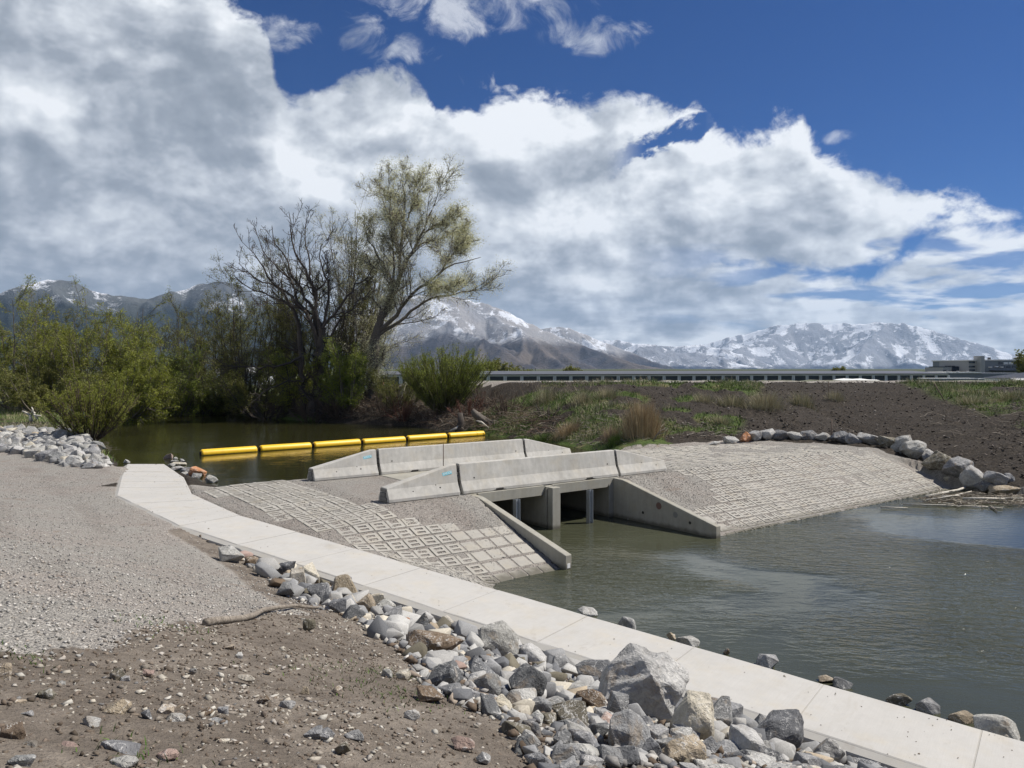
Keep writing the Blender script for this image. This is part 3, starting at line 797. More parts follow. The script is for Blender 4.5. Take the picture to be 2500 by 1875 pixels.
def keyed_end(parent, x, h, sgn):
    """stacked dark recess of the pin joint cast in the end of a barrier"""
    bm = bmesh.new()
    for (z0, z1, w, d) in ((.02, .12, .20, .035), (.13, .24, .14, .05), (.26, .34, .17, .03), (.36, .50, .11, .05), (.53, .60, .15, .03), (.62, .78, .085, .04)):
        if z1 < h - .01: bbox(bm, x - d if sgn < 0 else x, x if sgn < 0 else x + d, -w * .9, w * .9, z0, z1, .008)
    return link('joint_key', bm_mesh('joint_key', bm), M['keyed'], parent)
M['keyed'] = concrete('shadowed_key_concrete', (.17, .165, .155), .4)  # barrier concrete with the recess shade put into its colour
def put(o, s, t, z): o.location = (*ST(s, t), z); o.rotation_euler = (0, 0, ang)
MEl = barrier_mesh('long_barrier', 6.02, .82, .82, ((1.25, .14), (4.75, .14)))
MEn0 = barrier_mesh('nose_barrier', 2.2, .36, .82); MEn1 = barrier_mesh('nose_barrier', 2.2, .82, .34)
def hole(parent, x, z, y=None, r=.022):
    pr = bprof(.82); a = np.interp(z, [p[1] for p in pr], [p[0] for p in pr])
    bm = bmesh.new(); bmesh.ops.create_cone(bm, segments=12, radius1=r, radius2=r, depth=.03, cap_ends=True)
    o = link('lifting_hole', bm_mesh('lifting_hole', bm), M['dark'], parent); o.location = (x, -a - (-.008), z); o.rotation_euler = (R(90), 0, 0); return o
M['cyan'] = simple('cyan_sticker', (.16, .52, .62), .5, var=.08)
def sticker(parent, x, z, tilt, body='AMCOR'):
    pr = bprof(.82); a = np.interp(z, [p[1] for p in pr], [p[0] for p in pr])
    root = box_obj('sticker', (-.15, .15, -.0015, .0015, -.042, .042), M['cyan'], parent)
    root.location = (x, -a - .006, z); root.rotation_euler = (R(-10), R(-tilt), 0)
    cu = bpy.data.curves.new('lettering', 'FONT'); cu.body = body; cu.size = .082; cu.align_x = 'CENTER'; cu.align_y = 'CENTER'; cu.extrude = .0008; cu.shear = .2
    cu.space_character = .95; tmp = bpy.data.objects.new('lettering_curve', cu); COL.objects.link(tmp); bpy.context.view_layer.update()
    lm = bpy.data.meshes.new_from_object(tmp.evaluated_get(bpy.context.evaluated_depsgraph_get())); bpy.data.objects.remove(tmp); lm.materials.clear(); lm.materials.append(M['white'])
    o = bpy.data.objects.new('lettering', lm); COL.objects.link(o); o.parent = root; o.location = (0, -.0035, 0); o.rotation_euler = (R(90), 0, 0)
for row, (t0, dz, far) in enumerate(((.305, 0, 0), (5.21, 0, 1))):
    side_ = 'rear' if far else 'front'; where = 'above the still upper pond' if far else 'over the culvert openings'
    o = link('safety_barrier', MEl if not far else MEl.copy(), M['barrier']); put(o, .04, t0, DECK); tag(o, f'long full-height concrete barrier of the {side_} row {where}', 'barrier', 'concrete safety barriers on the crossing')
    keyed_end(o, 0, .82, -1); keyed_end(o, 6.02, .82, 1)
    for x in (.45, 5.65): hole(o, x, .40)
    for x in (1.25, 4.75):
        box_obj('forklift_slot', (x - .13, x + .13, -.309, -.28, .0, .056), M['dark'], o)
    a = link('safety_barrier', MEn0 if not far else MEn0.copy(), M['barrier']); put(a, -2.27, t0, DECK - .01); tag(a, f'tapered concrete barrier end, left end of the {side_} row, low nose towards the path', 'barrier', 'concrete safety barriers on the crossing')
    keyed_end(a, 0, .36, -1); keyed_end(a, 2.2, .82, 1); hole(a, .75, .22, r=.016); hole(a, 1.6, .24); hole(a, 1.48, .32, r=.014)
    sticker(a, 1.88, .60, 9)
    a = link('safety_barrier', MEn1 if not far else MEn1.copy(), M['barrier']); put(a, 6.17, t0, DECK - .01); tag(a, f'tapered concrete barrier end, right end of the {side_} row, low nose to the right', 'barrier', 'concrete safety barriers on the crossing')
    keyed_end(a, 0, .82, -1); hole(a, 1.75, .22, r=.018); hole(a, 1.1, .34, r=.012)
tgo = box_obj('tag', (5.70, 5.93, -.29, -.282, .12, .22), M['white'], None)
lb_ = [o for o in bpy.data.objects if o.name == 'safety_barrier'][0]; tgo.parent = lb_; tgo.rotation_euler = (R(-18), 0, 0); tgo.location = (0, .052, -.085)

# ------------------------------------------------------------------ yellow floats across the upper pond
def yellow():
    m, t, b = mat_new('yellow_polyethylene'); p = pos(t)
    c = t.mix(t.smooth(t.noise(p, 3, 4, .6), .45, .7), (.80, .50, .015), (.74, .43, .02))
    x, y, z = t.sep(p); sc = t.noise(t.vmath('MULTIPLY', p, (1, 1, 3)), 5, 6, .7, .4)
    c = t.mix(t.smooth(sc, .58, .72, 0, .35), c, (.62, .52, .25))
    wl = t.smooth(t.math('ADD', z, t.math('MULTIPLY', t.math('SUBTRACT', sc, .5), .05)), UPZ + .015, UPZ + .05, 1, 0)
    c = t.mix(t.math('MULTIPLY', wl, .75), c, (.13, .10, .03))
    t.put(b.inputs['Base Color'], c); b.inputs['Roughness'].default_value = .45; return m
M['yellow'] = yellow()
bpx = [(490, 615, 1112, 1106), (622, 735, 1105, 1098), (743, 852, 1096, 1089), (860, 967, 1088, 1080), (974, 1075, 1079, 1071), (1083, 1181, 1070, 1063)]
names = ['leftmost', 'second from left', 'third from left', 'third from right', 'second from right', 'rightmost']
pA = np.array(PX(490, 1112, UPZ)); pB = np.array(PX(1181, 1062.5, UPZ)); dv = (pB - pA); LB = np.linalg.norm(dv); dv /= LB
pitch = (LB + .17) / 6; fl0 = None
for i in range(6):
    st = pA + dv * pitch * i; Lf = pitch - .17
    if fl0 is None:
        root = lathe('boom_float', [(0, .001), (0, .12), (.012, .165), (.05, .195), (.09, .20), (Lf - .09, .20), (Lf - .05, .195), (Lf - .012, .165), (Lf, .12), (Lf, .001)], M['yellow'])
        cap_ = lathe('end_cap', [(-.035, .001), (-.035, .10), (-.003, .125)], M['dark'], root, 16); cap2 = lathe('end_cap', [(Lf + .003, .125), (Lf + .035, .10), (Lf + .035, .001)], M['dark'], root, 16)
        sh = lathe('cable', [(Lf + .03, .022), (pitch - .03, .022)], M['dark'], root, 8)
        fl0 = root
    else:
        root = fl0.copy(); COL.objects.link(root)
        for ch in list(fl0.children):
            if ch.name.startswith('cable') and i == 5: continue
            c = ch.copy(); COL.objects.link(c); c.parent = root
    root.location = (st[0], st[1], UPZ + .085 + random.uniform(-.012, .012)); root.rotation_euler = (random.uniform(-.6, .6), random.uniform(-.004, .004), math.atan2(dv[1], dv[0]) + random.uniform(-.008, .008))
    tag(root, f'yellow tubular float on the dark pond, {names[i]} of the six in line', 'float', 'yellow boom floats')

# ------------------------------------------------------------------ concrete block mattresses on both slopes
def block_mesh(kind, seed):
    """tapered revetment block with two open cells (or cast solid)"""
    bm = bmesh.new(); a, c = .195, .195; zt = .0; zb = -.09
    if kind == 'solid':
        bbox(bm, -a, a, -c, c, zb, zt, .012)
    else:
        xs = [-a, -a + .085, a - .085, a]; ys = [-c, -c + .075, -.035, .035, c - .075, c]
        if kind == 'open':      # the end cells run out through the edge
            cells = {(1, 1), (1, 3), (1, 4)}
        else: cells = {(1, 1), (1, 3)}
        top = {}; bot = {}
        for i, x in enumerate(xs):
            for j, y in enumerate(ys): top[i, j] = bm.verts.new((x, y, zt)); bot[i, j] = bm.verts.new((x * 1.03, y * 1.03, zb))
        def solid(i, j): return 0 <= i < 3 and 0 <= j < 5 and (i, j) not in cells
        for i in range(3):
            for j in range(5):
                if not solid(i, j): continue
                bm.faces.new((top[i, j], top[i + 1, j], top[i + 1, j + 1], top[i, j + 1]))
                for (di, dj, p, q) in ((-1, 0, (i, j), (i, j + 1)), (1, 0, (i + 1, j), (i + 1, j + 1)), (0, -1, (i, j), (i + 1, j)), (0, 1, (i, j + 1), (i + 1, j + 1))):
                    if not solid(i + di, j + dj): bm.faces.new((top[p], top[q], bot[q], bot[p]))
        loose = [v for v in bm.verts if not v.link_faces]
        for v in loose: bm.verts.remove(v)
    return bm_mesh('block', bm)
BM = {k: block_mesh(k, 0) for k in ('solid', 'cell', 'open')}
for m_ in BM.values(): m_.materials.append(M['block'])
def mattress(name, label, s_rng, t_rng, ok, solid_fn, bury):
    root = empty(name, (*ST(*((s_rng[0] + s_rng[1]) / 2, (t_rng[0] + t_rng[1]) / 2)), 0)); tag(root, label, 'block revetment')
    root.location.z = gz(root.location.x, root.location.y); rl = Vector(root.location)
    S = np.arange(s_rng[0], s_rng[1], .43); T = np.arange(t_rng[0], t_rng[1], .455)
    cand = []
    for i, s in enumerate(S):
        for j, t in enumerate(T):
            x, y = ST(s + .0, t)
            if ok(x, y, s, t): cand.append((x, y, s, t))
    A = np.array(cand); z = ground_z(A[:, 0], A[:, 1], False); e = .15
    zx = (ground_z(A[:, 0] + e, A[:, 1], False) - ground_z(A[:, 0] - e, A[:, 1], False)) / (2 * e); zy = (ground_z(A[:, 0], A[:, 1] + e, False) - ground_z(A[:, 0], A[:, 1] - e, False)) / (2 * e)
    u = A[:, 0] / A[:, 1]; size = .4 / A[:, 1]; vis = (np.abs(u) < .68) & (z > -.25)
    A, z, zx, zy, size = A[vis], z[vis], zx[vis], zy[vis], size[vis]
    order = np.argsort(-size); rest = Geo(); n = 0
    for q, k in enumerate(order):
        x, y, s, t = A[k]; nrm = Vector((-zx[k], -zy[k], 1)).normalized()
        rot = nrm.to_track_quat('Z', 'Y').to_matrix().to_4x4()
        kind = 'solid' if solid_fn(s, t) else ('open' if random.random() < .3 else 'cell')
        dz = bury(s, t) + random.uniform(-.010, .005)
        yaw = Matrix.Rotation(ang + random.uniform(-.03, .03), 4, 'Z')
        # keep the blocks square to the deck while lying on the slope
        xa = Vector((.8, .6, .8 * zx[k] + .6 * zy[k])).normalized(); ya = nrm.cross(xa)
        mt = Matrix((( xa.x, ya.x, nrm.x, x), (xa.y, ya.y, nrm.y, y), (xa.z, ya.z, nrm.z, z[k] + .011 + dz), (0, 0, 0, 1))) @ Matrix.Rotation(random.uniform(-.035, .035), 4, 'Z')
        if q < 300:
            o = bpy.data.objects.new('block', BM[kind]); COL.objects.link(o); o.parent = root
            o.matrix_local = Matrix.Translation(-rl) @ mt
        else:
            me = BM[kind]; v = np.empty(len(me.vertices) * 3, np.float32); me.vertices.foreach_get('co', v); v = v.reshape(-1, 3)
            mm = np.array(Matrix.Translation(-rl) @ mt); v = v @ mm[:3, :3].T + mm[:3, 3]
            fq = np.array([list(p.vertices) for p in me.polygons if len(p.vertices) == 4]); ft = [list(p.vertices) for p in me.polygons if len(p.vertices) == 3]
            rest.add(v, fq, np.array(ft) if ft else None)
        n += 1
    if rest.n: tag(link('blocks', rest.mesh('blocks'), M['block'], root), kind='stuff')
def ok_left(x, y, s, t):
    d = float(sdf(np.array([x]), np.array([y]), PATHPOLY)[0])
    if s > .0 or d < .5: return False
    if t > .3 and s > -2.9: return False
    side = float(pline(np.array([x]), np.array([y]), NEAR)[1][0])
    return side < 0 and t < 5.8
def gravel_bury(s, t):
    n = float(fbm(np.array([s * .55]), np.array([t * .55]), 91, 3)[0])
    fresh = 1 - min(1, max(0, (math.hypot(s + .9, (t + .1)) - .9) / .9))
    return .006 - .03 * max(0, n - .08) * 2 - fresh * .09
mattress('block_mattress', 'left slope of open celled concrete blocks half buried in gravel beside the path', (-9.6, -.1), (-8, 6), ok_left, lambda s, t: s > -1.25 + .12 * t and t < -.9, gravel_bury)
RIGHTB = [ST(6.1, -4.6)] + [ST(6.1, 5.6), (4.9, 34.0), (8.3, 35.3), (10.6, 36.1), (13.9, 35.4), (16.0, 33.0), (17.0, 31.0), (17.7, 29.2), (18.2, 27.8), (17.2, 28.2)]
def ok_right(x, y, s, t):
    return s > 6.15 and t > -4.75 and float(sdf(np.array([x]), np.array([y]), RIGHTB)[0]) < -.15 and not (s < 8.8 and .0 > t > -.0) and not (s < 8.6 and (0 < t < .75))
def bury_r(s, t):
    n = float(fbm(np.array([s * .45 + 9]), np.array([t * .45]), 93, 3)[0])
    fresh = 1 - min(1, max(0, (math.hypot((s - 6.9) * .8, (t + .9)) - .7) / 1.1))
    flat = min(1, max(0, (t - .2) / 1.5)) * .02
    return .006 - .03 * max(0, n - .10) * 2 - fresh * .09 - flat * .2
mattress('block_mattress', 'right slope of open celled concrete blocks ringed by boulders', (6.2, 21), (-5, 6.2), ok_right, lambda s, t: s < 6.7 and t < -3, bury_r)

# ------------------------------------------------------------------ marker rods
def rod(x, y, z0, z1, r, label, lean=(0, 0)):
    o = tube_obj('marker_rod', [(x, y, z0), (x + lean[0], y + lean[1], z1)], [r, r], M['rebar'], None, 6); tag(o, label, 'rod')
p = ST(.0, 1.0); rod(*p, 1.2, 2.6, .014, 'thin dark rod standing behind the joint of the front barrier row')
x, y, z = hit(2030, 1078); rod(x, y, z - .2, CAMZ - (1024 - 900) / F * y, .028, 'grey stake standing between the ring boulders above the right block slope')
x, y, z = hit(2023, 974); rod(x, y, z - .2, CAMZ - (931 - 900) / F * y, .03, 'upright dark stake in pale grass on the levee slope')
x, y, z = hit(2312, 981); rod(x, y, z - .2, CAMZ - (937 - 900) / F * y, .03, 'dark stake leaning left on the levee top above bare soil', (-.75, 0))

# leaf litter and grit dropped on the path
_r = np.random.default_rng(77); bits = Geo()
for _ in range(520):
    k = float(_r.uniform(.25, 5)); n0, f0 = path_pair(k); w = float(_r.random()) ** (2 if _r.random() < .6 else 1); w = w if _r.random() < .6 else 1 - w * .3
    px_ = np.array(n0) * (1 - w) + np.array(f0) * w; s = float(_r.uniform(.004, .014)) * (2.2 if _r.random() < .05 else 1); a = float(_r.random() * 6.28); u_ = np.array([math.cos(a), math.sin(a), 0]); v_ = np.array([-math.sin(a), math.cos(a), 0])
    V = np.array([px_ - u_ * s, px_ + v_ * s * .6, px_ + u_ * s, px_ - v_ * s * .6, px_ + np.array([0, 0, s * .7])]) + np.array([0, 0, .003])
    T = np.array([[0, 1, 4], [1, 2, 4], [2, 3, 4], [3, 0, 4]]); col = [(.05, .04, .03), (.12, .09, .06), (.25, .23, .2)][int(_r.integers(0, 3))]
    bits.add(V, None, T, np.array(col))
tag(link('litter', bits.mesh('litter'), M['pebble']), 'specks of dry leaf and grit on the footpath', kind='stuff')

# ------------------------------------------------------------------ broken rock
def rock_mesh(seed, n=15, flat=1.0, detail=1, bev=.05, disp=.06, round_=0.0, square=0.0):
    """unit-sized fractured stone: hull of scattered points, chipped edges, uneven faces"""
    r = random.Random(seed); bm = bmesh.new()
    for i in range(n):
        v = Vector((r.gauss(0, 1), r.gauss(0, 1), r.gauss(0, 1))).normalized()
        q = 1 - .35 * r.random() * (1 - round_)
        if square: v = Vector([math.copysign(abs(c) ** (1 - square), c) for c in v])
        bm.verts.new((v.x * q, v.y * q, v.z * q * flat))
    res = bmesh.ops.convex_hull(bm, input=bm.verts)
    bmesh.ops.delete(bm, geom=list({g for g in res['geom_interior'] + res['geom_unused'] if isinstance(g, bmesh.types.BMVert)}), context='VERTS')
    bmesh.ops.dissolve_limit(bm, angle_limit=R(9), verts=bm.verts, edges=bm.edges)
    if bev: bmesh.ops.bevel(bm, geom=list(bm.edges), offset=bev, segments=1, affect='EDGES', clamp_overlap=True)
    bmesh.ops.triangulate(bm, faces=bm.faces)
    for k in range(detail):
        es = [e for e in bm.edges if e.calc_length() > .42 / (k + 1)]
        if es: bmesh.ops.subdivide_edges(bm, edges=es, cuts=1)
        bmesh.ops.triangulate(bm, faces=bm.faces)
    bm.normal_update()
    if disp:
        co = np.array([v.co[:] for v in bm.verts]); f = fbm(co[:, 0] * 1.6 + co[:, 2] * .9 + seed, co[:, 1] * 1.6 - co[:, 2] * 1.1, seed, 4)
        for v, q in zip(bm.verts, f): v.co += v.normal * float(q) * disp * 2
    # fit in a unit box
    co = np.array([v.co[:] for v in bm.verts]); lo, hi = co.min(0), co.max(0); c = (lo + hi) / 2; s = (hi - lo)
    for v in bm.verts: v.co = Vector([(v.co[i] - c[i]) / s[i] for i in range(3)])
    me = bm_mesh('rock', bm); me.materials.append(M['stone']); return me
ROCKS = [rock_mesh(100 + i, n=9 + i % 6, detail=1 if i % 2 else 2, bev=.035 + .03 * (i % 3), square=.25 if i % 3 == 0 else 0) for i in range(26)]
FILL = [rock_mesh(700 + i, n=11, detail=0, bev=.05, disp=0) for i in range(10)]
COBS = [rock_mesh(300 + i, n=26, detail=1, bev=.10, disp=.03, round_=.8) for i in range(6)]
BIG = [rock_mesh(500 + i, n=20, detail=4, bev=.05, disp=.10) for i in range(8)]
HUGE = rock_mesh(611, n=30, detail=5, bev=.025, disp=.20, square=.2)
COLS = {'dark grey': (.14, .144, .15), 'grey': (.24, .242, .242), 'pale grey': (.33, .325, .31), 'white streaked': (.40, .395, .375), 'cream': (.50, .46, .38),
        'tan': (.36, .30, .22), 'brown': (.17, .125, .085), 'orange': (.42, .19, .085), 'pinkish': (.34, .25, .215), 'olive brown': (.15, .135, .10)}
placed = []
def rock(u, v, w, h, col, label=None, group=None, name='rock', me=None, cat='rock', lift=None, base=None, rot=None, depth=None, hm=1.12):
    """(u, v) centre, (w, h) size as surveyed in the photograph; the stone sits on the ground there"""
    X, Y, Z = base if base else hit(u, v + h * .36)
    m = Y / F
    sx = w * m * 1.06; sz = h * m * hm; sy = depth if depth else (sx * .5 + sz * .5) * random.uniform(.8, 1.15)
    return rock_at(X, Y + sy * .18, Z + sz * .36, sx, sy, sz, col, label, group, name, me, cat, rot)
def rock_at(X, Y, Z, sx, sy, sz, col, label, group, name='rock', me=None, cat='rock', rot=None):
    if me is None: me = random.choice(ROCKS)
    dd_, sd_, pp_ = pline(np.array([X]), np.array([Y]), NEAR); dpp = float(sdf(np.array([X]), np.array([Y]), PATHPOLY)[0])
    need = .16 + min(sx, sy) * .36
    if pp_[0] < 2 and Y < 20 and ((sd_[0] > 0 and dpp < need) or dpp < 0) and group and group.startswith('rocks piled'):
        k_ = need - (dd_[0] if sd_[0] > 0 else -dd_[0]); X -= .587 * k_; Y -= .81 * k_
    o = bpy.data.objects.new(name, me); COL.objects.link(o); o.location = (X, Y, Z)
    o.scale = (sx, sy, sz); o.rotation_euler = rot if rot else (random.uniform(-.18, .18), random.uniform(-.22, .22), random.uniform(-.35, .35))
    if rot is None and random.random() < .5: o.scale = (sx, sy, sz); o.rotation_euler.z += math.pi
    c = COLS[col]; j = random.uniform(.85, 1.18); o.color = (c[0] * j, c[1] * j, c[2] * j * random.uniform(.96, 1.03), 1)
    placed.append((X, Y, max(sx, sy) * .5, sz, col, o))
    if label: tag(o, label, cat, group)
    return o
# boulders ringing the right slope
RB = [(1743, 1088, 30, 9, 'white streaked', 'flat pale stone lying at the far left end of the boulder ring'), (1787, 1084, 34, 18, 'white streaked', 'white topped stone just left of the orange boulder'),
      (1821, 1081, 28, 24, 'orange', 'orange red boulder, the only one in the ring around the block slope'), (1846, 1078, 33, 24, 'grey', 'grey boulder just right of the orange boulder'),
      (1875, 1076, 34, 28, 'white streaked', 'tall white capped boulder, second right of the orange one'), (1905, 1075, 36, 23, 'dark grey', 'dark boulder, third right of the orange one'),
      (1940, 1074, 42, 17, 'pale grey', 'low pale boulder between two dark ones on the ring'), (1977, 1076, 41, 22, 'dark grey', 'dark wedge of a boulder left of the white one by the stake'),
      (2011, 1078, 38, 21, 'white streaked', 'white boulder just left of the grey stake'), (2049, 1082, 40, 27, 'dark grey', 'square dark boulder just right of the grey stake'),
      (2084, 1083, 36, 23, 'grey', 'small grey boulder second right of the grey stake'), (2125, 1087, 60, 25, 'white streaked', 'wide white boulder on the top of the right slope ring'),
      (2170, 1093, 45, 27, 'olive brown', 'brownish boulder where the ring turns downhill'), (2207, 1107, 50, 38, 'pale grey', 'blocky pale boulder, first of the steep right run'),
      (2237, 1118, 54, 37, 'pale grey', 'veined pale boulder, second of the steep right run'), (2266, 1127, 47, 28, 'white streaked', 'low whitish boulder, third of the steep right run'),
      (2293, 1149, 64, 42, 'olive brown', 'peaked dark boulder halfway down the steep right run'), (2338, 1167, 58, 48, 'grey', 'tall grey tan boulder below the peaked dark one'),
      (2384, 1190, 60, 48, 'pale grey', 'largest pale boulder near the driftwood'), (2434, 1187, 50, 32, 'grey', 'grey boulder set back on the soil above the driftwood'),
      (2411, 1203, 46, 32, 'dark grey', 'dark boulder with white top beside the driftwood'), (2460, 1208, 72, 20, 'tan', 'long flat orange tan boulder at the right shore'),
      (2317, 1174, 26, 9, 'cream', 'small flat cream stone at the foot of the steep right run'), (2466, 1180, 32, 22, 'dark grey', 'small dark stone half sunk in soil at the right edge of the ring')]
for i, (u, v, w, h, c, lab) in enumerate(RB):
    o = rock(u, v - h * .45, w * 1.05, h * 1.1, c, lab, 'boulders ringing the right slope', 'boulder', BIG[i % 8], 'boulder')
# named stones of the near rock pile
NR = [(1576, 1702, 208, 158, 'white streaked', 'huge pale grey crushed boulder leaning against the path edge, largest of the pile', 1), (1058, 1579, 150, 56, 'brown', 'broad brown dirt covered boulder half buried left of the pile', 1),
      (1216, 1572, 102, 76, 'pale grey', 'grey white boulder with dark split face under the path edge', 1), (1298, 1603, 84, 44, 'white streaked', 'white crusted slab right of the split grey boulder', 1),
      (1081, 1662, 76, 60, 'dark grey', 'dark blocky rock at the lower left corner of the pile', 0), (1180, 1642, 76, 56, 'dark grey', 'dark slate coloured rock in the middle of the pile', 0),
      (1293, 1688, 92, 76, 'dark grey', 'big dark grey pyramid rock left of the huge boulder', 1), (1189, 1678, 68, 54, 'grey', 'flat faced grey rock left of the dark pyramid rock', 0),
      (1370, 1626, 46, 44, 'grey', 'pointed grey rock touching the path side', 0), (1456, 1655, 98, 62, 'dark grey', 'dark boulder with white top touching the huge boulder', 1),
      (1402, 1690, 80, 30, 'white streaked', 'thin white slab left of the huge boulder', 0), (1447, 1718, 84, 48, 'brown', 'shaded brown rock tucked under the huge boulder', 0),
      (1049, 1702, 70, 34, 'brown', 'brown flat rock below the dark corner rock', 0), (1167, 1713, 74, 30, 'grey', 'low grey rock between dirt and the dark pyramid rock', 0),
      (1228, 1727, 46, 46, 'cream', 'white and tan rock below the dark pyramid rock', 0), (1320, 1736, 52, 54, 'grey', 'upright grey rock below the dark pyramid rock', 0),
      (1393, 1763, 76, 64, 'olive brown', 'grey brown ridged rock left of the yellow faced rock', 0), (1472, 1757, 42, 38, 'white streaked', 'small bright white rock in front of the huge boulder', 0),
      (1537, 1808, 108, 92, 'grey', 'grey rock with a round cream yellow face', 1), (1420, 1843, 80, 40, 'white streaked', 'long whitish rock near the bottom edge', 0),
      (1488, 1856, 74, 44, 'grey', 'grey rock at the bottom edge under the round cream face', 0), (1293, 1785, 60, 38, 'dark grey', 'dark rock on the dirt side of the pile bottom', 0),
      (1375, 1817, 52, 48, 'grey', 'grey rock leaning left of the round cream face', 0), (1460, 1794, 60, 38, 'dark grey', 'dark wedge rock above the long whitish rock', 0),
      (1506, 1735, 56, 66, 'grey', 'grey slab with tan side standing before the huge boulder', 0), (1573, 1776, 66, 38, 'dark grey', 'dark slab lying at the foot of the huge boulder', 0),
      (1700, 1775, 112, 118, 'cream', 'long cream and tan rock with a dark hollow side', 1), (1668, 1808, 56, 42, 'white streaked', 'small black and white rock in the hollow of the long cream rock', 0),
      (1768, 1738, 140, 72, 'grey', 'wide grey boulder with dirt on top beside the path edge', 1), (1757, 1764, 62, 84, 'grey', 'upright grey slab in front of the dirt topped boulder', 0),
      (1822, 1832, 80, 84, 'white streaked', 'white speckled upright rock near the bottom edge', 1), (1878, 1786, 62, 56, 'grey', 'smooth grey rock right of the white speckled rock', 0),
      (1664, 1846, 106, 62, 'tan', 'tan grey layered rock at the bottom edge', 1), (1587, 1840, 56, 48, 'dark grey', 'dark block between the round cream face and the tan layered rock', 0),
      (1907, 1800, 156, 80, 'dark grey', 'large dark grey boulder below the second path joint', 1), (2024, 1847, 84, 58, 'pale grey', 'pale grey boulder against the path at the bottom edge', 1),
      (2124, 1857, 92, 44, 'dark grey', 'rightmost grey boulder along the path at the bottom edge', 1), (1979, 1869, 64, 28, 'cream', 'cream rock cut by the bottom edge', 0),
      (561, 1358, 62, 40, 'pale grey', 'pale grey rock at the upper end of the pile near the gravel', 0), (628, 1350, 48, 32, 'dark grey', 'dark sharp rock under the path at the upper end', 0),
      (663, 1367, 50, 26, 'tan', 'tan rock under the path right of the dark sharp one', 0), (610, 1373, 34, 22, 'brown', 'brown round rock on the gravel edge', 0),
      (696, 1391, 46, 30, 'dark grey', 'dark rock left of the cream pair by the path', 0), (720, 1416, 42, 38, 'cream', 'left cream rock of the pair by the path', 0), (761, 1404, 46, 48, 'cream', 'right cream rock of the pair by the path', 0),
      (696, 1444, 46, 34, 'grey', 'grey rock above the end of the driftwood branch', 0), (777, 1453, 76, 50, 'dark grey', 'dark blocky rock below the cream pair', 0), (838, 1440, 62, 52, 'tan', 'tan and white rock by the path, halfway up', 0),
      (718, 1436, 40, 20, 'white streaked', 'small white rock left of the dark blocky one', 0), (858, 1473, 38, 34, 'cream', 'cream rock below the tan and white rock', 0), (822, 1486, 54, 34, 'dark grey', 'dark rock right of the driftwood branch tip', 0),
      (856, 1502, 62, 34, 'dark grey', 'dark flat rock where pile meets dirt', 0), (887, 1481, 42, 44, 'tan', 'tan split rock in mid pile', 0), (916, 1468, 42, 28, 'cream', 'cream rock touching the path side in mid pile', 0),
      (941, 1482, 52, 28, 'white streaked', 'white slab in the upper pile', 0), (956, 1506, 46, 38, 'grey', 'grey rock under the white slab', 0), (981, 1528, 38, 30, 'orange', 'small orange cream block in the pile', 0),
      (1022, 1531, 46, 52, 'dark grey', 'dark upright rock right of the orange block', 0), (1076, 1549, 60, 34, 'grey', 'grey rock above the dirt covered boulder', 0), (1121, 1522, 46, 38, 'cream', 'cream and dark rock under the path edge', 0),
      (981, 1472, 46, 30, 'dark grey', 'dark rock pushed against the path side', 0), (1031, 1488, 42, 30, 'grey', 'grey pointed rock pushed against the path side', 0)]
for i, (u, v, w, h, c, lab, big) in enumerate(NR):
    rock(u, v, w * .98, h * 1.02, c, lab, 'rocks piled beside the path', 'rock', HUGE if i == 0 else BIG[(i * 3 + 1) % 8] if big else ROCKS[(i * 7) % 26])
# stones poking from the water along the far side of the path
WR = [(1431, 1496, 46, 20, 'white streaked', 'white stone in the water left of the other path edge stones'), (1528, 1523, 46, 27, 'grey', 'grey stone in the water beyond the path, second from the left'), (1637, 1557, 22, 16, 'tan', 'small tan stone in the water beyond the path'),
      (1680, 1568, 52, 22, 'pale grey', 'speckled pale stone in the water by a path joint'), (1772, 1595, 14, 12, 'brown', 'tiny brown stone in the water beyond the path'), (1873, 1619, 52, 30, 'grey', 'grey wedge stone in the water beyond the path'),
      (2020, 1664, 38, 12, 'tan', 'tan sliver of stone at the second path joint'), (2060, 1674, 46, 20, 'dark grey', 'dark stone in the water just past the second path joint'), (2198, 1712, 52, 26, 'olive brown', 'mottled stone in the water on the right, left of a grey one'),
      (2273, 1731, 50, 30, 'grey', 'grey stone in the water right of the mottled one'), (2359, 1760, 58, 20, 'tan', 'flat tan stone between path and water at right'), (2447, 1778, 108, 54, 'white streaked', 'big pale striped stone by the right frame edge in the water')]
for u, v, w, h, c, lab in WR:
    zz = .02; p_ = PX(u, v + h * .5, zz); rock(u, v, w * .98, h * 1.15, c, lab, 'stones in the water beyond the path', base=(p_[0] + .05, p_[1] + .12, zz - h * p_[1] / F * .25))
# stones by the upper launch
SR = [(408, 1114, 26, 14, 'pinkish', 'pink white stone standing in the pond right of the ramp'), (428, 1118, 12, 6, 'pale grey', 'tiny pale stone in the pond beside the pink one'), (425, 1126, 19, 7, 'grey', 'flat grey stone at the ramp top right'),
      (445, 1124, 12, 10, 'grey', 'small pointed grey stone in the pond near the ramp'), (436, 1132, 34, 9, 'cream', 'long cream stone beside the ramp corner'), (416, 1135, 20, 9, 'pale grey', 'pale stone touching the ramp corner'),
      (436, 1143, 31, 12, 'white streaked', 'white stone beside the ramp, below the cream one'), (454, 1148, 28, 16, 'dark grey', 'dark stone left of the orange one by the ramp'), (481, 1152, 36, 23, 'orange', 'orange tan stone right of the ramp'),
      (477, 1162, 32, 14, 'grey', 'grey stone below the orange one by the ramp'), (452, 1156, 22, 10, 'white streaked', 'small white stone beside the ramp edge'), (515, 1170, 30, 21, 'white streaked', 'white stone at the water right of the orange one'),
      (309, 1127, 14, 10, 'pale grey', 'lone little stone in the water left of the ramp top')]
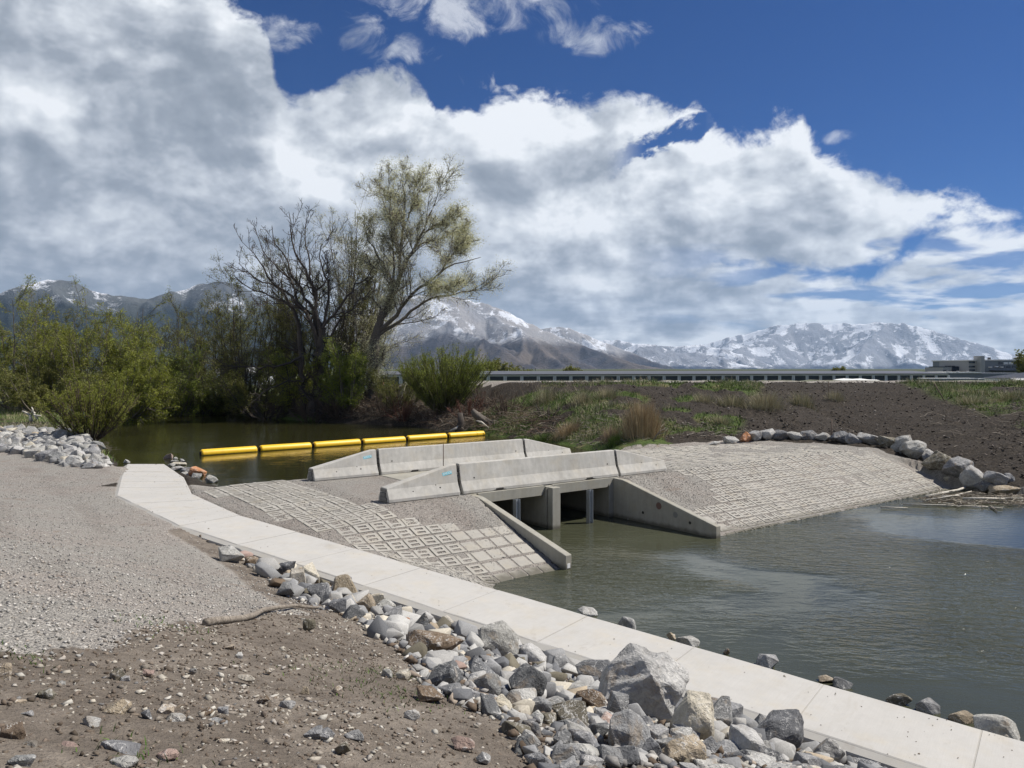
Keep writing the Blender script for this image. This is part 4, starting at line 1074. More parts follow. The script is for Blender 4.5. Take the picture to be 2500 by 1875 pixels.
for u, v, w, h, c, lab in SR:
    p_ = PX(u, v + h * .4, UPZ); rock(u, v, w, h, c, lab, 'stones beside the upper launch', base=(p_[0], p_[1], UPZ - .02))

def size_word(px): return 'big' if px > 76 else 'large' if px > 62 else 'fair sized' if px > 48 else 'middling' if px > 34 else 'small'
def near_text(x, y):
    """where on the pile the stone lies, from landmarks one can find"""
    d = float(pline(np.array([x]), np.array([y]), NEAR)[0][0]); u = 1250 + F * x / y
    a = ('beside the long cream rock' if abs(u - 1700) < 90 else 'near the huge boulder' if abs(u - 1560) < 130 else 'near the dark pyramid rock' if abs(u - 1290) < 90 else 'near the dark corner rock' if 1040 < u < 1200
         else 'below the second joint' if u > 1790 else 'near the orange block' if u > 900 else 'near the cream pair' if u > 690 else 'at the upper pile end')
    b = 'against the path side' if d < .55 else 'in mid pile' if d < 1.6 else 'on the dirt side'
    return a + ', ' + b
def fill_rocks(poly, n_obj, n_stuff, rmin, rmax, label_fn, group, seed, palette, minsep=.62, zoff=0.0, keep=None):
    r = np.random.default_rng(seed); P_ = np.array(poly); lo, hi = P_.min(0), P_.max(0)
    pts = r.uniform(lo, hi, (14000, 2)); pts = pts[sdf(pts[:, 0], pts[:, 1], poly) < -.04]
    pts = pts[np.abs(pts[:, 0] / pts[:, 1]) < .72]
    if keep is not None: pts = pts[keep(pts[:, 0], pts[:, 1])]
    ex = np.array([(a, b, c) for a, b, c, *_ in placed]) if placed else np.zeros((0, 3)); acc = []
    for x, y in pts:
        rad = min(rmin + (rmax - rmin) * r.random() ** 2.2, 27 * y / F + .02)
        if len(ex) and (np.hypot(ex[:, 0] - x, ex[:, 1] - y) < (ex[:, 2] + rad) * minsep).any(): continue
        ex = np.vstack([ex, (x, y, rad)]); acc.append((x, y, rad))
    acc.sort(key=lambda a: -a[2] / a[1])
    zz = ground_z(np.array([a[0] for a in acc]), np.array([a[1] for a in acc]), False)
    G = Geo(); cnt = 0; labels = {}
    for (x, y, rad), z in zip(acc, zz):
        col = random.choices(list(palette), list(palette.values()))[0]
        sx, sy, sz = rad * 2 * random.uniform(.9, 1.25), rad * 2 * random.uniform(.8, 1.1), rad * 2 * random.uniform(.6, .95)
        if cnt < n_obj:
            lab = label_fn(x, y, rad, col)
            rock_at(x, y, float(z) + sz * .28 + zoff, sx, sy, sz, col, lab, group)
        else:
            if cnt > n_obj + n_stuff: break
            me = FILL[int(r.integers(0, 10))]
            v = np.empty(len(me.vertices) * 3, np.float32); me.vertices.foreach_get('co', v); v = v.reshape(-1, 3)
            m_ = np.array((Matrix.Rotation(random.random() * 6.28, 3, 'Z') @ Matrix.Rotation(random.uniform(-.4, .4), 3, 'X')) @ Matrix.Diagonal((sx, sy, sz)))
            f = np.array([list(p.vertices) for p in me.polygons if len(p.vertices) == 3])
            G.add(v @ m_.T + np.array([x, y, float(z) + sz * .28 + zoff]), None, f, np.array(COLS[col]) * random.uniform(.8, 1.2))
        cnt += 1
    return G, cnt
pal = {'dark grey': 4, 'grey': 6, 'pale grey': 4.5, 'white streaked': 3.6, 'cream': 1.4, 'tan': .7, 'brown': .4, 'olive brown': .7, 'pinkish': .2}
seen = {}
ORD = ['first', 'second', 'third', 'fourth', 'fifth', 'sixth', 'seventh', 'eighth', 'ninth', 'tenth', 'eleventh', 'twelfth', 'thirteenth', 'fourteenth', 'fifteenth', 'sixteenth', 'seventeenth', 'eighteenth', 'nineteenth', 'twentieth']
def number_alike(group):
    by = {}
    for o in bpy.data.objects:
        if o.get('group') == group: by.setdefault(o['label'], []).append(o)
    for lab, os_ in by.items():
        if len(os_) < 2: continue
        os_.sort(key=lambda o: o.location.x / max(o.location.y, .1))
        for k, o in enumerate(os_):
            w = (ORD[k] + ' from left' if k < 20 else (ORD[len(os_) - 1 - k] + ' from right' if len(os_) - 1 - k < 20 else 'mid row'))
            o['label'] = lab.replace(' angular', '').replace(' there', '') + ', ' + (w if len(os_) > 2 else ('left one' if k == 0 else 'right one'))
def lab1(x, y, rad, col):
    s = size_word(2 * rad * F / y); base = f'{s} {col} rock {near_text(x, y)}'
    return base
G1, c1 = fill_rocks(RIP, 190, 900, .05, .22, lab1, 'rocks piled beside the path', 5, pal, .66)
def lab2(x, y, rad, col):
    u = 1250 + F * x / y; a = 'near the upper ramp' if u > 250 else 'midway along the left bank' if u > 120 else 'at far left'
    d = float(sdf(np.array([x]), np.array([y]), UP)[0]); b = 'by the water' if d < 1.4 else 'by the gravel' if d > 3.6 else 'in mid slope'
    return f'{size_word(2.2 * rad * F / y * 2)} {col} rock {b}, {a}'
G2, c2 = fill_rocks(LRIP, 120, 600, .12, .38, lab2, 'rocks lining the left bank', 6, {'dark grey': 3, 'grey': 5, 'pale grey': 5, 'white streaked': 6, 'cream': 1.5, 'tan': .5, 'brown': .3, 'pinkish': .3}, .62)
number_alike('rocks piled beside the path'); number_alike('rocks lining the left bank')
# a stone mix under and between the big ones
def scatter_stones(G, poly, n, rmin, rmax, power, cols, seed, keep=None, flat=.6, sink=.25, ux=.72, weight=None, big=False):
    r = np.random.default_rng(seed); P_ = np.array(poly); lo, hi = P_.min(0), P_.max(0)
    pts = r.uniform(lo, hi, (n * 12, 2))
    ok = (sdf(pts[:, 0], pts[:, 1], poly) < 0) & (np.abs(pts[:, 0] / np.maximum(pts[:, 1], .1)) < ux) & (pts[:, 1] > 1.8)
    pts = pts[ok]
    # nearer ground shows smaller stones: thin out with distance
    pr = np.clip(7.0 / pts[:, 1], 0, 1) ** 1.3; pts = pts[r.random(len(pts)) < pr]
    if keep is not None: pts = pts[keep(pts[:, 0], pts[:, 1])]
    if weight: pts = pts[r.random(len(pts)) < np.clip(.30 + 2.6 * (fbm(pts[:, 0] * .9, pts[:, 1] * .9, 333, 3) + .08), .06, 1)]
    pts = pts[:n]; m = len(pts)
    if m == 0: return G
    rad = rmin + (rmax - rmin) * r.random(m) ** power
    z = ground_z(pts[:, 0], pts[:, 1], True)
    vars_ = []
    for k in range(8):
        bm = bmesh.new(); rr = random.Random(900 + k)
        for i in range(9 if not big else 14):
            v = Vector((rr.gauss(0, 1), rr.gauss(0, 1), rr.gauss(0, 1))).normalized() * rr.uniform(.75, 1); bm.verts.new(v)
        res = bmesh.ops.convex_hull(bm, input=bm.verts); bmesh.ops.delete(bm, geom=list({g for g in res['geom_interior'] + res['geom_unused'] if isinstance(g, bmesh.types.BMVert)}), context='VERTS')
        bm.verts.ensure_lookup_table(); bm.verts.index_update()
        vars_.append((np.array([v.co[:] for v in bm.verts]), np.array([[v.index for v in f.verts] for f in bm.faces]))); bm.free()
    which = r.integers(0, 8, m); cols = np.array(cols); ci = r.integers(0, len(cols), m)
    for k in range(8):
        ids = np.where(which == k)[0]
        if not len(ids): continue
        V0, F0 = vars_[k]; a = r.random(len(ids)) * 6.28; ca, sa = np.cos(a), np.sin(a)
        sc = rad[ids][:, None] * np.stack([r.uniform(.8, 1.3, len(ids)), r.uniform(.7, 1.1, len(ids)), flat * r.uniform(.6, 1.3, len(ids))], -1)
        W = V0[None] * sc[:, None, :]
        X = W[..., 0] * ca[:, None] - W[..., 1] * sa[:, None]; Y = W[..., 0] * sa[:, None] + W[..., 1] * ca[:, None]
        tl = r.uniform(-.3, .3, len(ids)); Z = W[..., 2] + X * tl[:, None]
        P3 = np.stack([X + pts[ids, 0][:, None], Y + pts[ids, 1][:, None], Z + (z[ids] + sc[:, 2] * (1 - 2 * sink))[:, None]], -1)
        nv = len(V0); Fk = F0[None] + (np.arange(len(ids)) * nv)[:, None, None]
        Ck = np.repeat(cols[ci[ids]] * r.uniform(.75, 1.25, (len(ids), 1)), nv, 0)
        G.add(P3.reshape(-1, 3), None, Fk.reshape(-1, 3), Ck)
    return G
grey = [(.17, .165, .16), (.25, .24, .225), (.34, .325, .30), (.13, .13, .135), (.44, .42, .37), (.30, .25, .20), (.50, .48, .44)]
G3 = Geo(); scatter_stones(G3, RIP, 6500, .012, .075, 1.8, grey + [(.12, .09, .065)] * 2, 21, flat=.75)
for G, nm in ((G1, 'rock_fill'), (G2, 'rock_fill')):
    if G.n: tag(link(nm, G.mesh(nm), M['pebble']), 'smaller broken rocks filling the gaps of the pile', kind='stuff')
tag(link('rubble', G3.mesh('rubble'), M['pebble']), 'small broken stone between the piled rocks', kind='stuff')
# stones and clods of the dirt bank in front
dirtcols = [(.27, .24, .20), (.20, .175, .145), (.34, .31, .26), (.16, .13, .105), (.13, .105, .08), (.40, .37, .31), (.24, .20, .16), (.17, .165, .16), (.115, .09, .068), (.14, .11, .085)]
G4 = Geo(); notrip = lambda x, y: (sdf(x, y, RIP) > -.1) & (sdf(x, y, PATHPOLY) > .2)
scatter_stones(G4, DIRT, 11500, .006, .022, 2.0, [(.34, .31, .27), (.42, .39, .34)] + dirtcols, 22, notrip, flat=.5, sink=.4, weight=1); scatter_stones(G4, DIRT, 3400, .014, .042, 2.2, [(.38, .35, .31), (.44, .42, .37)] + dirtcols[:6], 23, notrip, flat=.55, sink=.35, weight=1)
scatter_stones(G4, DIRT, 8000, .006, .022, 1.8, [(.125, .098, .075), (.15, .12, .095), (.10, .08, .06), (.17, .14, .11)], 24, notrip, flat=.8, sink=.45)
tag(link('stony_dirt', G4.mesh('stony_dirt'), M['pebble']), 'pebbles and clods strewn over the brown dirt bank', kind='stuff')
# gravel chips of the lot and on the block slopes
chip = [(.24, .235, .22), (.33, .32, .295), (.42, .40, .37), (.17, .165, .16), (.50, .48, .44), (.36, .32, .275)]
LOT = [(-14, 5), (-2.5, 4), (-1, 8), (-3.5, 13), (-7.6, 17.6), (-11, 21.4), (-15, 28), (-30, 32), (-24, 16)]
G5 = Geo(); scatter_stones(G5, LOT, 14000, .009, .024, 1.3, chip, 25, lambda x, y: (sdf(x, y, DIRT) > -.15) & (sdf(x, y, PATHPOLY) > .15), flat=.7)
MATP = [ST(.15, -3.6), ST(.15, .2), ST(-2.4, .2), ST(-2.4, 5.4), ST(-9.4, 6.2), (-9.0, 22.2), (-6.5, 19.2), (0.3, 14.2)]
scatter_stones(G5, MATP, 7000, .010, .024, 1.3, chip, 26, lambda x, y: sdf(x, y, PATHPOLY) > .04, flat=.7, ux=.8)
MATR = [ST(6.02, -3.4), ST(6.02, 1.5), ST(9.2, 2.0), ST(10, -2.2), ST(8, -4)]
scatter_stones(G5, MATR, 3500, .012, .026, 1.3, chip, 27, flat=.7)
tag(link('gravel_chips', G5.mesh('gravel_chips'), M['pebble']), 'loose crushed stone on the lot and the block slopes', kind='stuff')
# clods on the levee soil
SOILP = [(3, 37), (8.6, 36.6), (14.5, 36.8), (17.2, 33.6), (19, 29.6), (24, 27.8), (40, 29), (44, 57), (2, 57)]
G6 = Geo(); scatter_stones(G6, SOILP, 12000, .02, .11, 2.2, [(.20, .18, .16), (.055, .045, .037), (.07, .058, .047), (.085, .07, .057), (.05, .041, .034), (.06, .05, .04), (.12, .10, .085)], 28, flat=.7, sink=.35, ux=.8)
tag(link('soil_clods', G6.mesh('soil_clods'), M['pebble']), 'dark clods on the dug levee slope', kind='stuff')
# individual cobbles lying on the dirt
CB = [(283, 1652, 33, 38, 'olive brown', 'upright brown grey stone on the dirt, left of centre'), (300, 1663, 24, 16, 'grey', 'little grey cobble leaning on the upright stone'), (278, 1737, 66, 34, 'tan', 'smooth pale tan cobble lying on the dirt'),
      (8, 1650, 36, 44, 'tan', 'tan stone cut by the left frame edge'), (290, 1832, 92, 34, 'grey', 'long blue grey slab with a white end at the bottom left'), (403, 1850, 54, 26, 'pinkish', 'pink flat stone at the bottom of the dirt'),
      (295, 1867, 66, 26, 'pale grey', 'pale stone cut by the bottom edge, left'), (50, 1866, 66, 36, 'grey', 'dull grey boulder cut by the bottom left corner'), (762, 1795, 46, 28, 'grey', 'grey cobble, left one of a touching pair'),
      (793, 1802, 44, 30, 'grey', 'grey cobble, right one of a touching pair'), (862, 1799, 50, 22, 'grey', 'flat blue grey stone right of the cobble pair'), (834, 1832, 34, 28, 'olive brown', 'brown cobble below the cobble pair'),
      (753, 1528, 32, 26, 'olive brown', 'grey brown block right of the driftwood branch'), (560, 1583, 22, 16, 'tan', 'tan pebble below the driftwood branch'), (583, 1603, 22, 12, 'white streaked', 'white pebble below the tan one on the dirt'),
      (740, 1607, 12, 16, 'cream', 'small upright cream pebble on open dirt'), (600, 1658, 44, 14, 'cream', 'flat cream stone in the middle of the dirt'), (360, 1646, 26, 16, 'pinkish', 'pinkish chip right of the upright stone'),
      (402, 1740, 44, 26, 'tan', 'tan split stone near the white streaked one'), (425, 1762, 44, 28, 'white streaked', 'white and grey round stone below the tan split one'), (357, 1753, 24, 28, 'dark grey', 'dark wedge stone left of the white round one'),
      (500, 1747, 36, 28, 'brown', 'brown banded stone right of the white round one'), (545, 1741, 32, 22, 'grey', 'blue grey stone right of the brown banded one'), (526, 1768, 54, 18, 'grey', 'long grey stone below the brown banded one'),
      (540, 1812, 36, 14, 'cream', 'long cream pebble in the lower dirt'), (700, 1722, 36, 18, 'pale grey', 'pale stone on the right part of the dirt'), (820, 1685, 26, 12, 'tan', 'flat tan pebble near the pile'),
      (45, 1718, 30, 18, 'tan', 'tan cobble near the left frame edge'), (70, 1745, 36, 16, 'pale grey', 'pale broken stone at the left'), (215, 1770, 44, 28, 'pale grey', 'pale knobbly stone left of the smooth tan cobble'),
      (72, 1823, 42, 20, 'grey', 'grey rounded stone in the lower left'), (110, 1700, 40, 26, 'olive brown', 'olive brown stone low at the left'), (168, 1825, 48, 14, 'pinkish', 'pinkish slab stone low at the left'),
      (30, 1795, 60, 34, 'brown', 'brown slab at the left frame edge'), (745, 1690, 22, 18, 'tan', 'round tan pebble on bare dirt'), (943, 1646, 26, 20, 'white streaked', 'white stone on dirt just left of the pile'),
      (985, 1650, 36, 26, 'cream', 'white and tan stone on dirt just left of the pile'), (1005, 1750, 38, 24, 'white streaked', 'white angular stone below the pile corner'), (1130, 1820, 56, 24, 'pinkish', 'mauve flat stone at the lower pile edge'),
      (1335, 1865, 30, 22, 'tan', 'small tan stone by the bottom edge'), (1180, 1855, 34, 24, 'grey', 'small grey stone by the bottom edge'), (148, 1672, 22, 16, 'pale grey', 'pale round pebble left of the upright stone'),
      (228, 1622, 18, 12, 'cream', 'cream pebble near the gravel edge'), (470, 1640, 20, 12, 'grey', 'grey pebble in mid dirt'), (655, 1640, 18, 14, 'tan', 'tan pebble in mid dirt'), (640, 1712, 26, 16, 'brown', 'brown pebble in lower dirt'), (690, 1770, 24, 12, 'tan', 'tan flake in lower dirt')]
for u, v, w, h, c, lab in CB:
    rock(u, v, w, h, c, lab, 'stones lying on the dirt bank', 'stone', random.choice(COBS if random.random() < .5 else ROCKS), 'stone')

# ------------------------------------------------------------------ driftwood
def wood(name, col, dark):
    m, t, b = mat_new(name); p = pos(t); q = t.vmath('MULTIPLY', p, (3, 3, 3))
    n = t.noise(q, 6, 5, .65, 1.2); b.inputs['Roughness'].default_value = .85
    t.put(b.inputs['Base Color'], t.mix(t.smooth(n, .35, .65), dark, col)); bump(t, b, n, .6, .01); return m
M['drift'] = wood('weathered_driftwood', (.28, .245, .20), (.12, .10, .08)); M['bleached'] = wood('bleached_wood', (.60, .57, .50), (.33, .30, .25)); M['bark'] = wood('dark_bark', (.085, .07, .058), (.035, .028, .023)); M['palebark'] = wood('grey_bark', (.155, .135, .11), (.07, .058, .046))
def stick(uvs, r0, r1, mat, label, name='driftwood', zoff=None, group=None, water=None, kids=()):
    pts = []
    for i, (u, v) in enumerate(uvs):
        if water is not None: p_ = PX(u, v, water)
        else: p_ = hit(u, v)
        rr = r0 + (r1 - r0) * i / (len(uvs) - 1)
        pts.append((p_[0], p_[1], p_[2] + rr * .7 + (zoff[i] if zoff else 0)))
    o = tube_obj(name, pts, [r0 + (r1 - r0) * i / (len(uvs) - 1) for i in range(len(uvs))], mat, None, 9)
    return tag(o, label, 'driftwood', group)
stick([(503, 1529), (530, 1525), (560, 1523), (590, 1520), (618, 1514), (640, 1505), (668, 1500), (700, 1493), (722, 1490), (745, 1493), (770, 1494), (787, 1491)], .040, .016, M['drift'], 'long bent grey branch lying between the gravel and the dirt', 'branch', zoff=[.01, .015, .02, .02, .03, .05, .06, .05, .05, .05, .05, .05])
dw = [((2260, 1215), (2300, 1206), (2340, 1198), (2360, 1190)), ((2352, 1220), (2400, 1219), (2452, 1220)), ((2205, 1233), (2290, 1234), (2350, 1236), (2412, 1238)), ((2262, 1222), (2330, 1211), (2372, 1200)), ((2380, 1212), (2440, 1213), (2500, 1209)),
      ((2450, 1225), (2520, 1222)), ((2420, 1240), (2448, 1242)), ((2455, 1231), (2500, 1232)), ((2300, 1213), (2345, 1210)), ((2400, 1228), (2470, 1230)), ((2418, 1237), (2434, 1248)), ((2330, 1226), (2390, 1231)), ((2150, 1240), (2215, 1241)), ((2360, 1205), (2420, 1208)), ((2440, 1218), (2510, 1217))]
wl = ['thick pale log resting on the foot of the block slope', 'straight bleached log in the right shore driftwood', 'longest thin bleached pole floating off the shore', 'crooked pale branch above the longest pole', 'dark backed log under the tan boulder', 'bleached stub at the right frame edge', 'floating light sliver below the heap', 'short bleached piece at the right frame edge', 'short pale stick near the slope foot', 'grey stick in the middle of the heap', 'short slanting chip floating on the water', 'bent grey stick in the heap', 'thin stick floating left of the heap', 'pale stick between boulders and heap', 'grey branch under the dark stone']
for q, (uv, lab) in enumerate(zip(dw, wl)):
    stick(uv, .055 if q in (0, 1) else .03, .04 if q in (0, 1) else .018, M['bleached'] if q % 3 != 1 or q == 1 else M['drift'], lab, 'driftwood', None, 'driftwood washed up on the right shore', water=.03 if uv[0][1] > 1222 else .10)
# heap of small sticks
def stick_heap(poly, n, lmin, lmax, rad, cols, seed, name, label, lift=.12, up=.15, zfix=None):
    r = np.random.default_rng(seed); P_ = np.array(poly); lo, hi = P_.min(0), P_.max(0)
    pts = r.uniform(lo, hi, (n * 20, 2)); pts = pts[sdf(pts[:, 0], pts[:, 1], poly) < 0][:n]; m = len(pts)
    z = ground_z(pts[:, 0], pts[:, 1]) if zfix is None else np.maximum(ground_z(pts[:, 0], pts[:, 1]), zfix)
    a = r.random(m) * 6.28; L = r.uniform(lmin, lmax, m); e = r.normal(0, up, m)
    d = np.stack([np.cos(a), np.sin(a) * .7, e], -1); t = np.linspace(-.5, .5, 4)
    P = np.stack([pts[:, 0], pts[:, 1], z + r.random(m) * lift + .03], -1)[:, None] + d[:, None] * L[:, None, None] * t[None, :, None]
    P += r.normal(0, .04, P.shape) * L[:, None, None]
    V, q = tubes(P, np.outer(rad * r.uniform(.5, 1.4, m), [1, .85, .7, .4]), 3)
    C = np.repeat(np.array(cols)[r.integers(0, len(cols), m)] * r.uniform(.7, 1.2, (m, 1)), 12, 0)
    G = Geo(); G.add(V, q, None, C); return tag(link(name, G.mesh(name), M['pebble']), label, kind='stuff')
stick_heap([PX(2300, 1200, .1)[:2], PX(2240, 1226, 0)[:2], PX(2330, 1240, 0)[:2], PX(2540, 1240, 0)[:2], PX(2540, 1206, .1)[:2]], 420, .15, 1.0, .011, [(.30, .26, .20), (.17, .14, .11), (.09, .07, .055), (.45, .41, .34)], 31, 'brushwood', 'tangle of small washed up sticks', zfix=0.0)

# ------------------------------------------------------------------ mountains (true terrain, kilometres away)
def ang_of(u, v): 
    a = math.atan((u - 1250) / F); return a, (900 - v) / F * math.cos(a)      # tangent of elevation
def range_mesh(name, crest, Rr, depth, seed, amp, spur, lab, mat, base_z=1.0, jag=.02, rock=0, n=290, a_pad=.0, slant=.5):
    ca = np.array([ang_of(*c) for c in crest]); az = np.linspace(ca[0, 0] - a_pad, ca[-1, 0] + a_pad, n)
    ce = np.interp(az, ca[:, 0], ca[:, 1]) * Rr + CAMZ
    m = 96; tt = np.linspace(-.35, 1, m)       # 1 = foot in front, 0 = crest, <0 = behind
    A, T = np.meshgrid(az, tt); Rg = Rr - depth * np.where(T > 0, T, T * 1.4)
    X = np.sin(A) * Rg; Y = np.cos(A) * Rg
    ce = ce + (fbm(az * 160, az * 0 + seed, seed, 4)) * jag * (ce.max()) ; CE = np.broadcast_to(ce, A.shape)
    # the crest sheds spurs towards the plain, and these shed side spurs
    q = np.random.default_rng(seed); Hm = float(ce.max())
    U = A * Rr; Dd = depth * T
    U = U + fbm(U / 700, Dd / 700, seed + 2, 4) * 420 * amp * 3; Dw = Dd + fbm(U / 600 + 9, Dd / 600, seed + 3, 4) * 300
    h = CE - base_z - np.abs(Dw) * .62 * np.where(Dd > 0, 1, .8)
    segs = []; u0 = az[0] * Rr; u1 = az[-1] * Rr; x = u0 + spur * .3
    while x < u1:
        h0 = float(np.interp(x / Rr, az, ce)) * .97; reach = depth * .92 * min(1, (h0 / Hm) ** .7) * q.uniform(.75, 1.05)
        e = x + slant * spur * q.uniform(.3, 1.6) + q.normal(0, spur * .45)
        segs.append((x, 20, e, reach, h0, 1.25))
        for k in range(q.integers(3, 6)):
            t0 = q.uniform(.08, .62); bx = x + (e - x) * t0; bd = reach * t0; sg = 1 if k % 2 else -1
            segs.append((bx, bd, bx + sg * spur * q.uniform(.35, .75) + (e - x) * .25, min(depth * .95, bd + reach * q.uniform(.22, .5)), h0 * (1 - t0) ** 1.25 * .97, 1.1))
        x += spur * q.uniform(.55, 1.2)
    for (xa, da, xb, db, hh0, pw) in segs:
        ex, ed = xb - xa, db - da; L2 = ex * ex + ed * ed
        t = np.clip(((U - xa) * ex + (Dw - da) * ed) / L2, 0, 1); lat = np.hypot(U - xa - t * ex, Dw - da - t * ed)
        h = np.maximum(h, hh0 * (1 - t) ** pw - .58 * lat - 4)
    rd = ridged(U / 260, Dd / 420, seed + 5, 5, .55) - .6; rd2 = ridged(U / 90, Dd / 160, seed + 9, 3, .55) - .6
    env = np.clip(T * 5 + .25, 0, 1)
    h = h + (rd * 95 + rd2 * 22) * amp * 2.2 * env * np.clip(h / Hm * 3, 0, 1)
    Z = base_z + np.maximum(h, 0)
    lim = np.where(T > 0, (CE - CAMZ) / Rr * Rg + CAMZ, 1e9); Z = np.minimum(Z, np.maximum(lim * 1.0, base_z))
    Z = np.where(T > .97, np.minimum(Z, base_z + 2), Z)
    V = np.stack([X, Y, Z], -1).reshape(-1, 3); I = np.arange(m * n).reshape(m, n)
    Q = np.stack([I[:-1, :-1], I[1:, :-1], I[1:, 1:], I[:-1, 1:]], -1).reshape(-1, 4)
    hgt = ((Z - base_z) / (CE.max() - base_z)).reshape(-1); rd = rd + .1
    me = npmesh(name, V, Q[:, ::-1], True, np.stack([hgt, rd.reshape(-1) + .5, rd2.reshape(-1) + .5], -1), 'lay')
    return tag(link(name, me, mat), lab, kind='structure')
def snow_mat(name, lo, hi, rockc, scrub, size, cover, strata=0, sunny=-.12, soft=.09, thin=.30):
    m, t, b = mat_new(name); p = pos(t); g = t.new('ShaderNodeNewGeometry'); nx, ny, nz = t.sep(g.outputs['Normal'])
    h, r1, r2 = t.sep(attr(t, 'lay'))
    q = t.vmath('SCALE', p, scale=1.0 / size)
    n1 = t.noise(q, 1.0, 8, .62, .4); n2 = t.noise(q, 6.0, 7, .68, .5); n3 = t.noise(q, 22.0, 5, .7)
    line = t.smooth(t.math('ADD', h, t.math('MULTIPLY', t.math('SUBTRACT', n1, .5), .5)), lo, hi)
    # snow lies in the gullies and on the shaded left faces, rock and scrub show on ridges and sunny slopes
    expo = t.math('ADD', t.math('MULTIPLY', nx, sunny), t.math('MULTIPLY', t.math('SUBTRACT', r1, .45), -.55))
    patch = t.math('ADD', t.math('ADD', t.math('MULTIPLY', n2, .6), t.math('MULTIPLY', n3, .4)), expo)
    if strata:
        x, y, z = t.sep(p); sv = t.comb(t.math('DIVIDE', x, size * 6), t.math('DIVIDE', y, size * 6), t.math('ADD', t.math('DIVIDE', z, size * .22), t.math('DIVIDE', x, size * 2.2)))
        patch = t.math('ADD', patch, t.math('MULTIPLY', t.math('SUBTRACT', t.noise(sv, 1.0, 5, .65), .5), strata))
    k = t.math('MULTIPLY', line, t.smooth(patch, cover - soft, cover + soft, 0, 1))
    k = t.math('MAXIMUM', k, t.math('MULTIPLY', line, thin))
    rc = t.mix(t.smooth(n1, .35, .65), rockc, scrub); rc = t.vmath('SCALE', rc, scale=t.math('MULTIPLY_ADD', n3, 1.0, .5))
    c = t.mix(k, rc, (.66, .69, .74))
    t.put(b.inputs['Base Color'], c); b.inputs['Roughness'].default_value = .9; b.inputs['Specular IOR Level'].default_value = .1
    bump(t, b, t.math('ADD', t.math('MULTIPLY', n2, 1.0), t.math('MULTIPLY', n3, .35)), .8, size * .05)
    return m
ms1 = snow_mat('forested_snowy_slope', .50, .85, (.022, .030, .036), (.032, .040, .038), 420, .50, thin=.12)
ms2 = snow_mat('snowy_limestone_slope', .26, .44, (.060, .058, .066), (.125, .105, .088), 420, .43, .40, thin=.30)
ms3 = snow_mat('bright_snowy_range', .00, .12, (.045, .055, .085), (.075, .078, .095), 600, .435, .12, thin=.30, soft=.07)
ms4 = snow_mat('low_brown_foothill', .55, .9, (.11, .10, .09), (.17, .145, .11), 500, .52)
left = [(-420, 760), (-250, 735), (-100, 722), (0, 716), (40, 700), (63, 694), (90, 686), (117, 681), (150, 683), (180, 687), (202, 697), (240, 712), (285, 722), (361, 730), (385, 722), (414, 711), (449, 705), (480, 694), (506, 689), (530, 687), (554, 687), (592, 698), (630, 722), (680, 752), (760, 800), (840, 850), (900, 898)]
range_mesh('mountain', left, 5200, 2300, 11, .30, 800, 'dark forested mountain with patchy snow behind the willows', ms1)
cen = [(640, 870), (700, 838), (770, 800), (850, 762), (930, 738), (1000, 722), (1060, 718), (1100, 722), (1141, 731), (1190, 742), (1240, 760), (1290, 787), (1330, 806), (1380, 826), (1440, 850), (1500, 872), (1560, 890), (1620, 899)]
range_mesh('mountain', cen, 7000, 2600, 23, .34, 900, 'long grey mountain slope with snow on its upper half behind the cottonwood', ms2)
cen2 = [(1240, 860), (1290, 815), (1320, 804), (1357, 797), (1385, 800), (1420, 812), (1460, 829), (1500, 845), (1550, 864), (1600, 884), (1650, 899)]
range_mesh('mountain', cen2, 8600, 2000, 37, .34, 800, 'second grey shoulder right of the long snowy slope', ms2)
mid = [(1400, 850), (1440, 836), (1480, 829), (1520, 831), (1560, 838), (1600, 843), (1640, 846), (1700, 842), (1760, 850), (1830, 870), (1900, 899)]
range_mesh('mountain', mid, 11500, 2600, 41, .36, 900, 'far low snowy ridge in the gap between the mountains', ms3)
foot = [(1500, 872), (1530, 850), (1556, 838), (1600, 839), (1620, 850), (1660, 862), (1700, 860), (1760, 872), (1800, 884), (1850, 899)]
range_mesh('mountain', foot, 9900, 1500, 43, .36, 700, 'pale tan and snow dusted foothill left of the big right range', ms3)
rt = [(1560, 880), (1640, 850), (1690, 842), (1722, 838), (1763, 827), (1828, 813), (1865, 801), (1901, 793), (1935, 790), (1966, 787), (2010, 790), (2047, 787), (2090, 791), (2129, 786), (2170, 789), (2210, 788), (2240, 795), (2271, 805), (2332, 823), (2414, 846), (2475, 864), (2540, 880), (2640, 893), (2760, 899)]
range_mesh('mountain', rt, 14000, 3800, 59, .36, 1500, 'broad snow covered range across the right side', ms3, n=520, slant=-.7)

# ------------------------------------------------------------------ buildings beyond the levee
def roof_mat(name, col):
    m, t, b = mat_new(name); p = pos(t); x, y, z = t.sep(p)
    rib = t.math('PINGPONG', t.math('MULTIPLY', x, 1.0), .5)
    c = t.vmath('SCALE', col, scale=t.math('MULTIPLY_ADD', t.noise(p, .3, 4, .6), .3, .85))
    t.put(b.inputs['Base Color'], c); b.inputs['Roughness'].default_value = .5; b.inputs['Metallic'].default_value = .2; return m
M['roof'] = roof_mat('grey_metal_roof', (.105, .11, .12)); M['wallw'] = simple('white_metal_wall', (.62, .64, .66), .6, var=.06); M['door'] = simple('dark_roller_door', (.045, .055, .065), .6, var=.1)
M['bluegrey'] = simple('bluegrey_panel', (.17, .19, .215), .6, var=.08); M['glass'] = simple('dark_glass', (.02, .03, .05), .15, var=.1, spec=.6); M['concw'] = simple('pale_panel', (.34, .34, .34), .7, var=.08)
M['trim'] = simple('dark_trim', (.05, .05, .055), .6)
